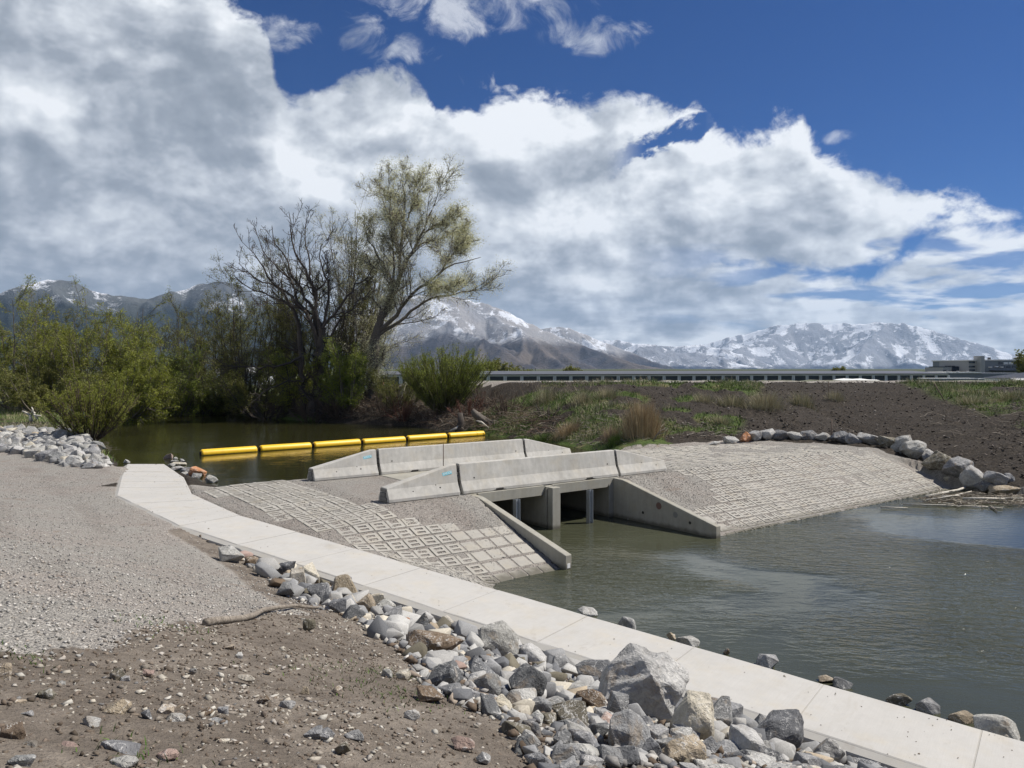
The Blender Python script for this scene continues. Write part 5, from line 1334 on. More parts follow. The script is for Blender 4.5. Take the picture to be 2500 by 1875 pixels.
def shed(P0, d, n0, n1, eave, ridge, dep, floor, label, door_top, ndoor=None, name='storage_building'):
    """a row of roller-door bays: P0 is bay 0, d the step of one bay"""
    a = math.atan2(d[1], d[0]); L = math.hypot(*d); root = empty(name, (P0[0] + d[0] * n0, P0[1] + d[1] * n0, floor), a); tag(root, label, 'building')
    N = n1 - n0; W = L * N; e = eave - floor; r = ridge - floor; dt = door_top - floor
    box_obj('wall', (0, W, .30, dep, 0, e - .02), M['wallw'], root)
    bm = bmesh.new()
    pts = [(-.3, -.35, e + .02), (W + .3, -.35, e + .02), (W - 3, dep / 2, r), (3 if n0 > -3 else 0, dep / 2, r), (-.3, dep + .35, e + .02), (W + .3, dep + .35, e + .02)]
    vs = [bm.verts.new(p) for p in pts]
    for f in ((0, 1, 2, 3), (3, 2, 5, 4), (0, 3, 4), (1, 5, 2), (0, 4, 5, 1)): bm.faces.new([vs[i] for i in f])
    link('roof', bm_mesh('roof', bm), M['roof'], root)
    box_obj('eave_trim', (-.3, W + .3, -.36, -.28, e - .06, e + .05), M['trim'], root)
    box_obj('fascia', (0, W, -.02, .29, dt, e - .04), M['wallw'], root)
    pm = dm = None
    for i in range(N + 1):
        for s in (-.17, .17):
            if pm is None: o = box_obj('pier', (-.11, .11, 0, .28, 0, dt - .004), M['wallw'], root); pm = o.data
            else: o = link('pier', pm, None, root)
            o.location = (i * L + s, 0, 0)
        if i < N:
            if dm is None: o = box_obj('door', (-L / 2 + .30, L / 2 - .30, .18, .25, 0, dt - .006), M['door'], root); dm = o.data
            else: o = link('door', dm, None, root)
            o.location = (i * L + L / 2, 0, 0)
    return root
P0 = (.0974 * 139, 139.0); dd = (.0212 * 139, .00548 * 139)
shed(P0, dd, -13, 26, CAMZ - 14 / F * 139, CAMZ - 5.6 / F * 146, 14, 1.2, 'very long low storage building with many dark roller doors and a grey roof', CAMZ - 18.5 / F * 139)
e2 = (P0[0] + dd[0] * 29.5, P0[1] + dd[1] * 29.5 - 3)
shed((e2[0] + 9, e2[1]), (2.95, .2), 0, 14, CAMZ - 25 / F * 158, CAMZ - 9 / F * 166, 18, 1.2, 'grey roofed storage building right of the long one', CAMZ - 27 / F * 158)
def far_box(parent, name, u0, u1, v0, v1, Y, dep, mat, bev=0):
    """box whose front face spans the surveyed outline at distance Y; coordinates are relative to the building"""
    ox, oy, oz = parent.location
    return box_obj(name, ((u0 - 1250) / F * Y - ox, (u1 - 1250) / F * Y - ox, Y - oy, Y + dep - oy, CAMZ - (v1 - 900) / F * Y - oz, CAMZ - (v0 - 900) / F * Y - oz), mat, parent, bev)
ib = empty('industrial_building', ((2400 - 1250) / F * 320, 320, 1.2)); tag(ib, 'grey factory with a square tower and rows of windows at the right edge', 'building')
far_box(ib, 'block', 2302, 2322, 897, 912, 322, 14, M['concw']); far_box(ib, 'window', 2302.5, 2320, 904, 908.5, 321.9, .2, M['glass'])
far_box(ib, 'glass_wing', 2324, 2366, 894.5, 912, 325, 18, M['glass']); far_box(ib, 'roof_box', 2326, 2336, 892.8, 895, 328, 6, M['trim'])
o = far_box(ib, 'office_block', 2365.5, 2393, 880.5, 914, 318, 22, M['concw'])
for v in (882.5, 893, 901.5): far_box(ib, 'window', 2366, 2380.5, v, v + 4.2, 317.8, .3, M['glass'])
far_box(ib, 'roof_trim', 2365, 2393.5, 879.4, 880.8, 317.6, 22, M['white'])
far_box(ib, 'tower', 2394.5, 2404, 869, 914, 315, 5, M['concw'])
o = far_box(ib, 'main_hall', 2405, 2620, 880, 914, 322, 40, M['bluegrey'])
far_box(ib, 'roof_edge', 2404.5, 2621, 877.6, 880.2, 321.6, 41, M['white'])
for k in range(14): far_box(ib, 'window', 2438 + k * 12.5, 2448.5 + k * 12.5, 884, 889.5, 321.8, .3, M['wallw'] if k % 3 else M['glass'])
for k in range(12): far_box(ib, 'window', 2430 + k * 14, 2440 + k * 14, 893, 898, 321.8, .3, M['glass'])
for (u, v) in ((2416.5, 895), (2432, 894), (2444, 895)): far_box(ib, 'vent_hood', u, u + 6, v, v + 2.4, 321, 1, M['white'])
for (u, w) in ((2415, 4), (2481, 5)): far_box(ib, 'roof_fan', u, u + w, 872.5, 877.8, 326, 1.2, M['trim'])
far_box(ib, 'dock_canopy', 2430, 2500, 904, 906, 318, 4, M['trim'])
lw_ = empty('warehouse', ((2400 - 1250) / F * 230, 230, 1.2)); tag(lw_, 'low grey warehouse with a white roof edge before the factory', 'building')
far_box(lw_, 'hall', 2306, 2560, 911, 930, 230, 20, M['bluegrey']); far_box(lw_, 'roof_edge', 2306, 2397, 908.4, 911.2, 229.6, 20, M['white'])
for k in range(3): far_box(lw_, 'roof_vent', 2315 + 24 * k, 2318 + 24 * k, 905.5, 908.6, 232, 1, M['concw'])
# trailer, covered boat, car, tank
tr = empty('cargo_trailer', ((2320 - 1250) / F * 125, 125, 1.2)); tag(tr, 'long low grey trailer with white roof in front of the storage doors', 'trailer')
far_box(tr, 'body', 2262, 2386, 925, 940, 125, 2.5, M['bluegrey']); far_box(tr, 'roof', 2260, 2388, 923.2, 925.1, 124.9, 2.7, M['white']); far_box(tr, 'carport_roof', 2388, 2408, 924, 925.6, 125, 3, M['white'])
for u in (2389, 2406): far_box(tr, 'post', u, u + 1.3, 925.6, 945, 125, .1, M['white'])
for u in (2290, 2300, 2350): far_box(tr, 'wheel', u, u + 7, 940, 947, 125, .3, M['trim'])
def lump(name, uv, Y, wid, mat, label, cat):
    a = np.array(uv, float); n = len(a); P = []
    for u, v in a: P.append(((u - 1250) / F * Y, Y, CAMZ - (v - 900) / F * Y))
    bm = bmesh.new(); base = 1.35; rows = []
    for j, (dy, s) in enumerate(((-1, .0), (-.85, .55), (-.4, .92), (0, 1), (.4, .92), (.85, .55), (1, 0))):
        rows.append([bm.verts.new((x, y + dy * wid, base + (z - base) * s)) for x, y, z in P])
    for i in range(6):
        for j in range(n - 1): bm.faces.new((rows[i][j], rows[i][j + 1], rows[i + 1][j + 1], rows[i + 1][j]))
    return tag(link(name, bm_mesh(name, bm, True), mat), label, cat)
lump('covered_boat', [(2030, 929), (2042, 925.5), (2060, 923.8), (2080, 925), (2100, 924), (2120, 926.5), (2140, 927), (2153, 930)], 118, 1.3, M['white'], 'long white tarp covered boat before the storage doors', 'boat')
lump('covered_boat', [(2470, 928), (2480, 926), (2500, 926), (2540, 927)], 118, 1.3, M['white'], 'white covered boat at the right edge before the storage doors', 'boat')
tk_ = lathe('water_tank', [(0, .001), (0, .75), (.12, .82), (2.2, .82), (2.32, .75), (2.32, .001)], M['concw']); tk_.location = ((2466 - 1250) / F * 122, 122, 2.45); tag(tk_, 'pale round tank standing beside the white covered boat', 'tank')
car = empty('parked_car', ((1583 - 1250) / F * 110, 110, 1.3)); tag(car, 'dark red car parked before the storage doors', 'car')
M['carred'] = simple('dark_red_paint', (.12, .02, .025), .3, var=.05, spec=.6); M['rubber'] = simple('black_rubber', (.02, .02, .02), .8)
bm = bmesh.new()
prof = [(-2.2, .35), (-2.25, .75), (-1.9, .92), (-1.2, .98), (-.7, 1.42), (.8, 1.45), (1.5, 1.0), (2.15, .86), (2.2, .35)]
a_ = [bm.verts.new((x, -.85, z)) for x, z in prof]; b_ = [bm.verts.new((x, .85, z)) for x, z in prof]; bm.faces.new(a_); bm.faces.new(b_[::-1])
for i in range(9): bm.faces.new((a_[i], a_[(i + 1) % 9], b_[(i + 1) % 9], b_[i]))
bmesh.ops.recalc_face_normals(bm, faces=bm.faces); bmesh.ops.bevel(bm, geom=list(bm.edges), offset=.06, segments=2, affect='EDGES', clamp_overlap=True)
link('body', bm_mesh('body', bm, True), M['carred'], car); box_obj('side_window', (-.95, 1.1, -.862, -.845, 1.02, 1.33), M['glass'], car)
for x in (-1.4, 1.35):
    w = lathe('wheel', [(0, .001), (0, .3), (.02, .32), (.2, .32), (.2, .001)], M['rubber'], car, 16); w.location = (x, -.88, .32); w.rotation_euler = (0, 0, R(90))
for (u, v0, w_) in ((1264, 892, 8), (1278, 896, 6), (1307, 898, 3)):
    Y = 420; o = empty('utility_pole', ((u - 1250) / F * Y, Y, 1.3)); tag(o, {1264: 'tallest utility pole far beyond the storage roof', 1278: 'middle utility pole with short crossarm beyond the roof', 1307: 'rightmost thin utility pole beyond the storage roof'}[u], 'pole', 'utility poles beyond the storage building')
    h = CAMZ - (v0 - 900) / F * Y - 1.3
    tube_obj('pole', [(0, 0, 0), (0, 0, h)], [.22, .16], M['trim'], o, 8); box_obj('crossarm', (-w_ / 10, w_ / 10, -.1, .1, h - .7, h - .4), M['trim'], o)
sg = empty('red_shed', ((925 - 1250) / F * 120, 120, 1.3)); tag(sg, 'small red shed glimpsed behind the cottonwood trunk', 'shed')
far_box(sg, 'wall', 919, 932, 926, 940, 120, 2, simple('faded_red', (.30, .07, .05), .8)); far_box(sg, 'roof', 918.5, 932.5, 924.5, 926.2, 119.9, 2.2, M['trim'])
# white house glimpsed under the willows on the left
hs = empty('farm_house', ((590 - 1250) / F * 150, 150, 1.3)); tag(hs, 'pale house glimpsed through the willow branches on the far bank', 'house')
far_box(hs, 'wall', 520, 640, 912, 945, 150, 9, M['wallw']); 
bm = bmesh.new(); x0, x1 = (516 - 590) / F * 150, (644 - 590) / F * 150; zz = CAMZ - 12 / F * 150 - 1.3
vs = [bm.verts.new(p) for p in ((x0, -.4, zz), (x1, -.4, zz), (x1, 9.4, zz), (x0, 9.4, zz), (x0, 4.5, zz + 1.3), (x1, 4.5, zz + 1.3))]
for f in ((0, 1, 5, 4), (3, 4, 5, 2), (0, 4, 3), (1, 2, 5), (0, 3, 2, 1)): bm.faces.new([vs[i] for i in f])
link('roof', bm_mesh('roof', bm), M['concw'], hs)
for k in range(4): far_box(hs, 'window', 532 + 28 * k, 541 + 28 * k, 918, 927, 149.9, .1, M['glass'])

# ------------------------------------------------------------------ trees grown from hand-set limbs
def leaf_mat(name, c1, c2, trans=.35):
    m, t, b = mat_new(name); p = pos(t); n = t.noise(p, 1.3, 4, .6)
    col = t.mix(t.smooth(n, .35, .65), c1, c2); col = t.mix(.5, col, t.vmath('MULTIPLY', col, attr(t)))
    t.put(b.inputs['Base Color'], col); b.inputs['Roughness'].default_value = .6; b.inputs['Specular IOR Level'].default_value = .2
    tr = t.new('ShaderNodeBsdfTranslucent'); t.put(tr.inputs[0], t.vmath('MULTIPLY', col, (1.1, 1.12, .7)))
    mx = t.new('ShaderNodeMixShader'); mx.inputs[0].default_value = trans
    o = [n_ for n_ in t.n if n_.type == 'OUTPUT_MATERIAL'][0]
    t.l.new(b.outputs[0], mx.inputs[1]); t.l.new(tr.outputs[0], mx.inputs[2]); t.l.new(mx.outputs[0], o.inputs[0]); return m
M['leaf_pale'] = leaf_mat('pale_bud_leaves', (.50, .49, .35), (.62, .61, .47))
M['leaf_willow'] = leaf_mat('willow_leaves', (.18, .205, .036), (.265, .28, .060))
M['leaf_olive'] = leaf_mat('olive_willow_leaves', (.14, .15, .044), (.21, .21, .068))
M['leaf_bright'] = leaf_mat('fresh_green_leaves', (.16, .20, .036), (.235, .27, .058))
M['twig_brown'] = simple('brown_twigs', (.10, .075, .055), .9); M['twig_red'] = simple('reddish_twigs', (.14, .07, .05), .9); M['twig_green'] = simple('olive_twigs', (.10, .10, .04), .9)
def resample(P, n):
    P = np.asarray(P, float); d = np.r_[0, np.cumsum(np.linalg.norm(np.diff(P, axis=0), axis=1))]; t = np.linspace(0, d[-1], n)
    return np.stack([np.interp(t, d, P[:, i]) for i in range(P.shape[1])], -1)
def grow(P, Rr, n_child, t0, t1, ratio, ang, npts, wander, up, rr, r, taper=.25, droop=0, minlen=0, shrink=.45):
    N, n, _ = P.shape; k = N * n_child
    par = np.repeat(np.arange(N), n_child); t = r.uniform(t0, t1, k) * (n - 1); i = np.minimum(t.astype(int), n - 2); f = (t - i)[:, None]
    O = P[par, i] * (1 - f) + P[par, i + 1] * f; T = P[par, i + 1] - P[par, i]; T /= np.linalg.norm(T, axis=1, keepdims=True) + 1e-9
    pr = Rr[par, i] * (1 - f[:, 0]) + Rr[par, i + 1] * f[:, 0]
    L = np.linalg.norm(np.diff(P, axis=1), axis=2).sum(1)[par] * ratio * r.uniform(.55, 1.25, k) * (1 - shrink * t / (n - 1)); L = np.maximum(L, minlen)
    perp = r.normal(size=(k, 3)); perp -= (perp * T).sum(1, keepdims=True) * T; perp /= np.linalg.norm(perp, axis=1, keepdims=True) + 1e-9
    a = np.radians(r.uniform(ang[0], ang[1], k))[:, None]; d = T * np.cos(a) + perp * np.sin(a)
    pts = [O]; cur = O; st = (L / (npts - 1))[:, None]
    for j in range(npts - 1):
        d = d + r.normal(0, wander, (k, 3)) + np.array([0, 0, up - droop * j / npts]); d /= np.linalg.norm(d, axis=1, keepdims=True)
        cur = cur + d * st; pts.append(cur)
    Pc = np.stack(pts, 1); Rc = np.outer(pr * rr, np.linspace(1, taper, npts)); return Pc, Rc
def leaves(P, per, size, r, spread=.06, tint=(.75, 1.25), asp=.55):
    N, n, _ = P.shape; k = N * per; par = np.repeat(np.arange(N), per); t = r.uniform(.15, 1, k) * (n - 1); i = np.minimum(t.astype(int), n - 2); f = (t - i)[:, None]
    O = P[par, i] * (1 - f) + P[par, i + 1] * f + r.normal(0, spread, (k, 3))
    a = r.normal(size=(k, 3)); a /= np.linalg.norm(a, axis=1, keepdims=True); b = np.cross(a, r.normal(size=(k, 3))); b /= np.linalg.norm(b, axis=1, keepdims=True)
    s = (size * r.uniform(.6, 1.4, k))[:, None]
    V = np.stack([O - a * s + b * s * asp * .8, O - a * s * .6 - b * s * asp, O + a * s * 1.25], 1).reshape(-1, 3)
    q = np.arange(k * 3).reshape(k, 3); c = np.repeat(r.uniform(*tint, (k, 1)) * np.array([[1, 1, 1]]), 3, 0)
    return V, q, c
def local(V, o): return V - np.array(o)
def limbs_px(limbs, Y0, r, n=14, jit=.05):
    """limbs traced in the survey photograph; each is set at its own depth about the trunk"""
    P = []; Rr = []
    for pts, dy, ra, rb in limbs:
        a = np.array(pts, float); yy = Y0 + np.array([dy[0] + (dy[1] - dy[0]) * i / (len(a) - 1) for i in range(len(a))])
        W = np.stack([(a[:, 0] - 1250) / F * yy, yy, CAMZ - (a[:, 1] - 900) / F * yy], -1); W = resample(W, n)
        W[1:-1] += r.normal(0, jit, (n - 2, 3)); P.append(W); Rr.append(np.linspace(ra, rb, n))
    return np.array(P), np.array(Rr)
def tree(name, label, cat, base, limbs, levels, leafspec, bark, leafm, group=None, seed=1, twig_k=3):
    """levels: list of dicts for grow(); the last ones carry leaves. trunk = limbs + first level, crown = twigs and leaves"""
    r = np.random.default_rng(seed); root = empty(name, base); tag(root, label, cat, group)
    P, Rr = limbs(r); T = Geo(); V, q = tubes(P, Rr, 6); T.add(local(V, base), q)
    Wd = Geo(); cur, cr = P, Rr; allP = [(P, Rr)]
    for li, lv in enumerate(levels):
        src, sr = cur, cr
        cur, cr = grow(src, sr, r=r, **{k: v for k, v in lv.items() if k not in ('minr',)}); cr = np.maximum(cr, lv.get('minr', .006))
        V, q = tubes(cur, cr, 4 if li == 0 else twig_k)
        (T if li == 0 else Wd).add(local(V, base), q)
    link('trunk', T.mesh('trunk', True), bark, root)
    if Wd.n: tw = link('twigs', Wd.mesh('twigs'), bark, root); tw['kind'] = 'stuff'
    if leafspec:
        V, q, c = leaves(cur, leafspec['per'], leafspec['size'], r, leafspec.get('spread', .06), asp=leafspec.get('asp', .5))
        g = Geo(); g.add(local(V, base), None, q, c); cw = link('crown', g.mesh('crown'), leafm, root); cw['kind'] = 'stuff'
    return root
def fan(cx, cy, cz, n, h, spread, lean=(0, 0), r0=.09, npts=10, curve=.6, r=None, basew=.3, hv=.35, r1=.02):
    """stems fanning up from one foot"""
    P = []; Rr = []
    for i in range(n):
        a = r.uniform(0, 2 * np.pi); s = spread * r.uniform(.15, 1) ** .8; L = h * r.uniform(1 - hv, 1) * (1 - .28 * (s / max(spread, .01)) ** 2)
        t = np.linspace(0, 1, npts)[:, None]; ex, ey = math.cos(a) * s + lean[0], math.sin(a) * s * .8 + lean[1]
        x = cx + basew * math.cos(a) * .6 + ex * t ** (1 / (1 + curve)) * .9 + ex * .1 * t; y = cy + basew * math.sin(a) * .6 + ey * t ** (1 / (1 + curve)); z = cz + L * t ** (1 + curve * .25)
        W = np.concatenate([x, y, z], 1); W += np.cumsum(r.normal(0, h * .008, W.shape), 0) * t; P.append(W); Rr.append(np.linspace(r0 * r.uniform(.6, 1.1), r1, npts))
    return np.array(P), np.array(Rr)

# the tall cottonwood
YC = 61.0; cb_ = (hit(905, 985)[0], YC, 1.5); cb_ = ((905 - 1250) / F * YC, YC, gz((905 - 1250) / F * YC, YC) - .1)
cot = [([(903, 995), (904, 969), (909, 920), (914, 880), (917, 845), (919, 815)], (0, 0), .50, .38), ([(919, 815), (926, 790), (934, 769), (945, 744), (955, 724), (966, 700), (975, 679)], (0, .2), .34, .22),
       ([(975, 679), (977, 655), (977, 629), (979, 600), (983, 564), (986, 520), (988, 480), (984, 450), (976, 422)], (.2, .8), .16, .02), ([(975, 679), (984, 658), (994, 636), (1012, 604), (1029, 572), (1044, 540), (1058, 507), (1068, 478), (1076, 450)], (.2, -1.4), .16, .02),
       ([(945, 742), (951, 722), (955, 700), (953, 682), (946, 664), (934, 642), (922, 625), (912, 606), (900, 586), (890, 560)], (0, 2.2), .14, .02), ([(958, 700), (963, 660), (962, 620), (960, 575), (950, 535), (940, 500), (925, 470)], (.1, 2.6), .12, .02),
       ([(920, 812), (944, 790), (971, 766), (990, 738), (1012, 711), (1042, 690), (1074, 668), (1095, 654), (1115, 642), (1145, 634), (1174, 628)], (0, -2.6), .18, .02),
       ([(925, 818), (940, 806), (958, 796), (984, 777), (1005, 757), (1029, 742), (1050, 730), (1074, 722), (1105, 718), (1139, 715), (1165, 708), (1186, 702)], (0, 1.6), .17, .02),
       ([(1029, 572), (1050, 558), (1072, 544), (1095, 532), (1120, 524)], (-.5, -2), .09, .02), ([(1012, 604), (1040, 590), (1070, 585), (1100, 572), (1128, 566)], (-.2, 1.8), .09, .02), ([(983, 564), (1000, 520), (1018, 480), (1030, 450), (1036, 432)], (.5, 2), .09, .02),
       ([(977, 629), (960, 590), (955, 550), (952, 500), (948, 462), (950, 440)], (.5, -1.6), .09, .02), ([(1074, 668), (1090, 640), (1110, 615), (1130, 596), (1150, 590)], (-1.8, -.5), .08, .02), ([(1040, 692), (1060, 700), (1085, 706), (1110, 700)], (-1.5, -3), .07, .02)]
tree('cottonwood_tree', 'tall budding cottonwood with a dark leaning trunk, tallest tree on the far bank', 'tree', cb_, lambda r: limbs_px(cot, YC, r, 16, .05),
     [dict(n_child=17, t0=.15, t1=1, ratio=.35, ang=(22, 55), npts=7, wander=.09, up=.07, rr=.36, minr=.016, shrink=.3), dict(n_child=8, t0=.15, t1=1, ratio=.46, ang=(20, 52), npts=4, wander=.10, up=.06, rr=.5, minr=.011), dict(n_child=8, t0=.1, t1=1, ratio=.66, ang=(20, 60), npts=3, wander=.12, up=.03, rr=.7, minr=.009)],
     dict(per=7, size=.038, spread=.30, asp=.6), M['palebark'], M['leaf_pale'], seed=3)
# the dark half-dead willow
YD = 59.5
def c8(pts): return [(500 + x / 2.44, 400 + y / 2.44) for x, y in pts]
dk = [(c8([(640, 1480), (655, 1380), (672, 1250), (680, 1100)]), (0, 0), 0.360, .34), (c8([(690, 1480), (690, 1380), (684, 1240), (690, 1100), (700, 980)]), (0, -.6), 0.302, .26), (c8([(590, 1470), (580, 1330), (575, 1150), (565, 1000)]), (0, .8), 0.216, .2),
      (c8([(680, 1100), (650, 980), (600, 890), (520, 800), (430, 725), (370, 660), (330, 600), (290, 520), (235, 478)]), (0, -2), 0.187, .02), (c8([(680, 1080), (655, 900), (600, 790), (545, 700), (500, 620), (470, 560), (432, 455), (400, 368)]), (0, 1), 0.173, .02),
      (c8([(690, 1050), (660, 880), (650, 760), (600, 640), (560, 560), (535, 480), (518, 390), (500, 285)]), (0, -1), 0.173, .02), (c8([(690, 1000), (665, 830), (640, 690), (622, 600), (604, 500), (598, 420), (610, 318)]), (0, 1.5), 0.144, .02),
      (c8([(700, 980), (735, 860), (745, 760), (720, 660), (690, 600), (680, 530), (720, 470), (760, 440)]), (0, 2), 0.130, .02), (c8([(565, 1000), (545, 900), (480, 760), (400, 700), (340, 700), (280, 650), (200, 590)]), (0, -1.5), 0.130, .02),
      (c8([(570, 980), (540, 880), (500, 840), (420, 800), (300, 762), (230, 720), (168, 658)]), (0, 1), 0.115, .02), (c8([(700, 1000), (760, 900), (820, 830), (900, 730), (980, 650), (1040, 590)]), (0, 2), 0.144, .02), (c8([(690, 1100), (740, 1030), (800, 940), (870, 870), (930, 800), (1010, 740)]), (0, -1), 0.130, .02),
      (c8([(575, 1150), (520, 1180), (440, 1200), (330, 1230), (230, 1200), (120, 1210), (20, 1200)]), (0, -2), 0.115, .02), (c8([(590, 1300), (500, 1290), (400, 1330), (330, 1370), (260, 1440)]), (0, -2.5), 0.086, .02), (c8([(640, 1400), (700, 1430), (690, 1480), (665, 1555)]), (0, -3), 0.058, .015), (c8([(620, 1420), (700, 1390), (760, 1400), (800, 1430)]), (0, -2), 0.058, .015),
      (c8([(620, 900), (560, 820), (520, 700), (440, 600), (380, 560), (340, 480), (285, 390)]), (0, .5), 0.101, .015), (c8([(660, 760), (720, 700), (730, 620), (700, 560), (740, 500), (770, 520)]), (0, 0), 0.086, .015), (c8([(650, 900), (600, 860), (470, 830), (360, 830), (250, 850)]), (0, -2.4), 0.072, .015)]
bd = ((705 - 1250) / F * YD, YD, .9)
tree('dead_willow_tree', 'dark leafless old willow fanning many bare limbs over the pond', 'tree', bd, lambda r: limbs_px(dk, YD, r, 14, .10),
     [dict(n_child=12, t0=.15, t1=1, ratio=.32, ang=(20, 58), npts=6, wander=.15, up=.09, rr=.45, minr=.018), dict(n_child=6, t0=.2, t1=1, ratio=.45, ang=(22, 60), npts=4, wander=.18, up=.06, rr=.6, minr=.012), dict(n_child=4, t0=.2, t1=1, ratio=.45, ang=(20, 60), npts=3, wander=.2, up=.03, rr=.7, minr=.009)],
     None, M['bark'], None, seed=8)
LVW = [dict(n_child=9, t0=.12, t1=1, ratio=.38, ang=(20, 62), npts=6, wander=.09, up=.06, rr=.42, minr=.014, shrink=.3), dict(n_child=7, t0=.12, t1=1, ratio=.46, ang=(18, 52), npts=3, wander=.10, up=.05, rr=.55, minr=.010), dict(n_child=4, t0=.12, t1=1, ratio=.5, ang=(16, 50), npts=2, wander=.12, up=.04, rr=.7, minr=.009)]
def willow(u, vtop, Y, wpx, label, leafm, seed, name='willow_tree', n=15, per=8, size=.066, bark=None, vb=None, group=None, lean=(0, 0), cat='tree', lv=None, r0=.10, hv=.45, asp=.42, zb=None, spread=.13, curve=.6, hf=.88):
    X = (u - 1250) / F * Y; zb = (gz(X, Y) if zb is None else zb) - .15; h = CAMZ - (vtop - 900) / F * Y - zb; w = wpx / F * Y / 2 * 1.05
    return tree(name, label, cat, (X, Y, zb), lambda r: fan(X, Y, zb, n, h * hf, w, lean, r0, 10, curve, r, .35, hv), lv or LVW, dict(per=per, size=size, spread=spread, asp=asp) if per else None, bark or M['palebark'], leafm, group, seed)
g_ = 'willows on the left bank'
willow(35, 672, 64, 250, 'willow at the left frame edge, taller than its neighbour', M['leaf_willow'], 41, n=14, group=g_)
willow(140, 688, 70, 220, 'broad willow second from the left frame edge', M['leaf_olive'], 42, group=g_)
willow(238, 676, 63, 210, 'green willow with a tufted top right of the broad one', M['leaf_willow'], 43, group=g_, n=15)
willow(318, 690, 69, 190, 'willow with a high right tuft before the snowy peak', M['leaf_willow'], 44, group=g_)
willow(385, 775, 66, 200, 'rounded lower willow leaning over the pond', M['leaf_bright'], 45, group=g_, n=16, lean=(.8, -1))
willow(300, 850, 58, 240, 'dense low willow overhanging the water', M['leaf_willow'], 46, group=g_, n=18, per=7, lean=(1.0, -1), name='willow_shrub', cat='shrub', zb=.9)
willow(100, 860, 60, 260, 'low willow shrub under the tall left willows', M['leaf_olive'], 47, group=g_, n=14, name='willow_shrub', cat='shrub')
g2_ = 'trees on the far bank'
willow(440, 705, 82, 200, 'thin half bare tree behind the rounded willow', M['leaf_olive'], 51, per=5, size=.05, group=g2_, bark=M['bark'])
willow(520, 715, 80, 190, 'half bare brownish tree left of the dead willow', M['leaf_olive'], 52, per=4, group=g2_, bark=M['bark'])
willow(600, 670, 68, 180, 'green brown willow behind the dead willow, left part', M['leaf_olive'], 53, hf=1.0, size=.055, group=g2_, bark=M['bark'])
willow(700, 588, 70, 200, 'tall pale green willow behind the dead willow', M['leaf_olive'], 54, group=g2_, per=6, n=18, hf=1.0, hv=.3, size=.055, bark=M['bark'])
willow(800, 560, 68, 250, 'tall greenish willow between dead willow and cottonwood', M['leaf_olive'], 55, group=g2_, per=6, n=20, hf=1.0, hv=.3, size=.055, bark=M['bark'], lean=(1.2, 0))
willow(865, 520, 67, 190, 'narrow budding tree rising left of the cottonwood crown', M['leaf_pale'], 56, group=g2_, per=9, size=.045, hf=1.0, hv=.3, n=18, bark=M['palebark'])
willow(850, 790, 58.2, 130, 'bright green willow beside the cottonwood trunk', M['leaf_bright'], 57, group=g2_, n=14, per=7, size=.06)
willow(640, 850, 63, 280, 'low green growth under the dead willow', M['leaf_olive'], 58, group=g2_, n=18, per=5, name='willow_shrub', cat='shrub', bark=M['bark'])
willow(500, 870, 68, 240, 'shaded willow shrub at the dark end of the pond', M['leaf_olive'], 59, group=g2_, n=16, per=6, name='willow_shrub', cat='shrub', bark=M['bark'])
willow(740, 800, 61, 200, 'green shoots among the dark limbs of the dead willow', M['leaf_willow'], 60, group=g2_, n=12, per=5, name='willow_shrub', cat='shrub', bark=M['bark'])
LB = [dict(n_child=9, t0=.18, t1=1, ratio=.34, ang=(8, 40), npts=5, wander=.07, up=.10, rr=.55, minr=.008), dict(n_child=6, t0=.2, t1=1, ratio=.42, ang=(8, 28), npts=4, wander=.08, up=.08, rr=.6, minr=.005)]
willow(1085, 838, 54, 215, 'round fresh green willow bush right of the cottonwood', M['leaf_bright'], 61, group=g2_, n=110, per=7, size=.04, lv=LB, name='willow_bush', cat='bush', r0=.05, hv=.12, spread=.07, bark=M['twig_green'], curve=.2)
willow(975, 868, 57, 150, 'lower green bush between cottonwood trunk and the round bush', M['leaf_olive'], 62, group=g2_, n=24, per=5, size=.05, lv=LB, name='willow_bush', cat='bush', r0=.04, hv=.35, bark=M['twig_green'])
willow(222, 902, 41, 205, 'feathery willow bush on the near left bank above the rocks', M['leaf_willow'], 63, n=80, per=8, size=.036, lv=LB, name='willow_bush', cat='bush', r0=.022, hv=.3, spread=.05, bark=M['twig_brown'], curve=.25, zb=1.0)
# bare brush along the far bank
LD = [dict(n_child=7, t0=.2, t1=1, ratio=.40, ang=(15, 50), npts=4, wander=.14, up=.03, rr=.55, minr=.008), dict(n_child=4, t0=.2, t1=1, ratio=.45, ang=(15, 50), npts=3, wander=.16, up=.02, rr=.6, minr=.006)]
br = [(600, 960, 67, 120, 'bare', M['bark'], 'dark bare brush hanging over the shaded water'), (660, 955, 61, 130, 'bare', M['bark'], 'tangled bare brush below the dead willow'), (760, 950, 58.5, 120, '', M['twig_brown'], 'brown brush right of the dead willow foot'), (830, 945, 58, 110, '', M['twig_brown'], 'brown brush left of the cottonwood foot'),
      (940, 930, 56.5, 110, '', M['twig_brown'], 'brown leafless shrub right of the cottonwood foot'), (985, 960, 55, 100, '', M['twig_red'], 'reddish low shrub left of the round green bush'), (1045, 975, 53, 100, '', M['twig_brown'], 'brown brush under the round green bush'), (1140, 950, 51, 90, '', M['twig_red'], 'reddish twiggy shrub right of the round green bush'),
      (1185, 925, 52, 60, '', M['twig_brown'], 'tall thin brown weeds at the left end of the levee'), (1235, 945, 49, 80, '', M['twig_brown'], 'brown leafless shrub on the levee foot'), (1340, 985, 46, 70, '', M['palebark'], 'pale bare sapling on the grassy levee'), (560, 975, 70, 140, '', M['bark'], 'dark brush at the shaded end of the pond'), (480, 985, 73, 120, '', M['bark'], 'low dark brush left of the shaded inlet')]
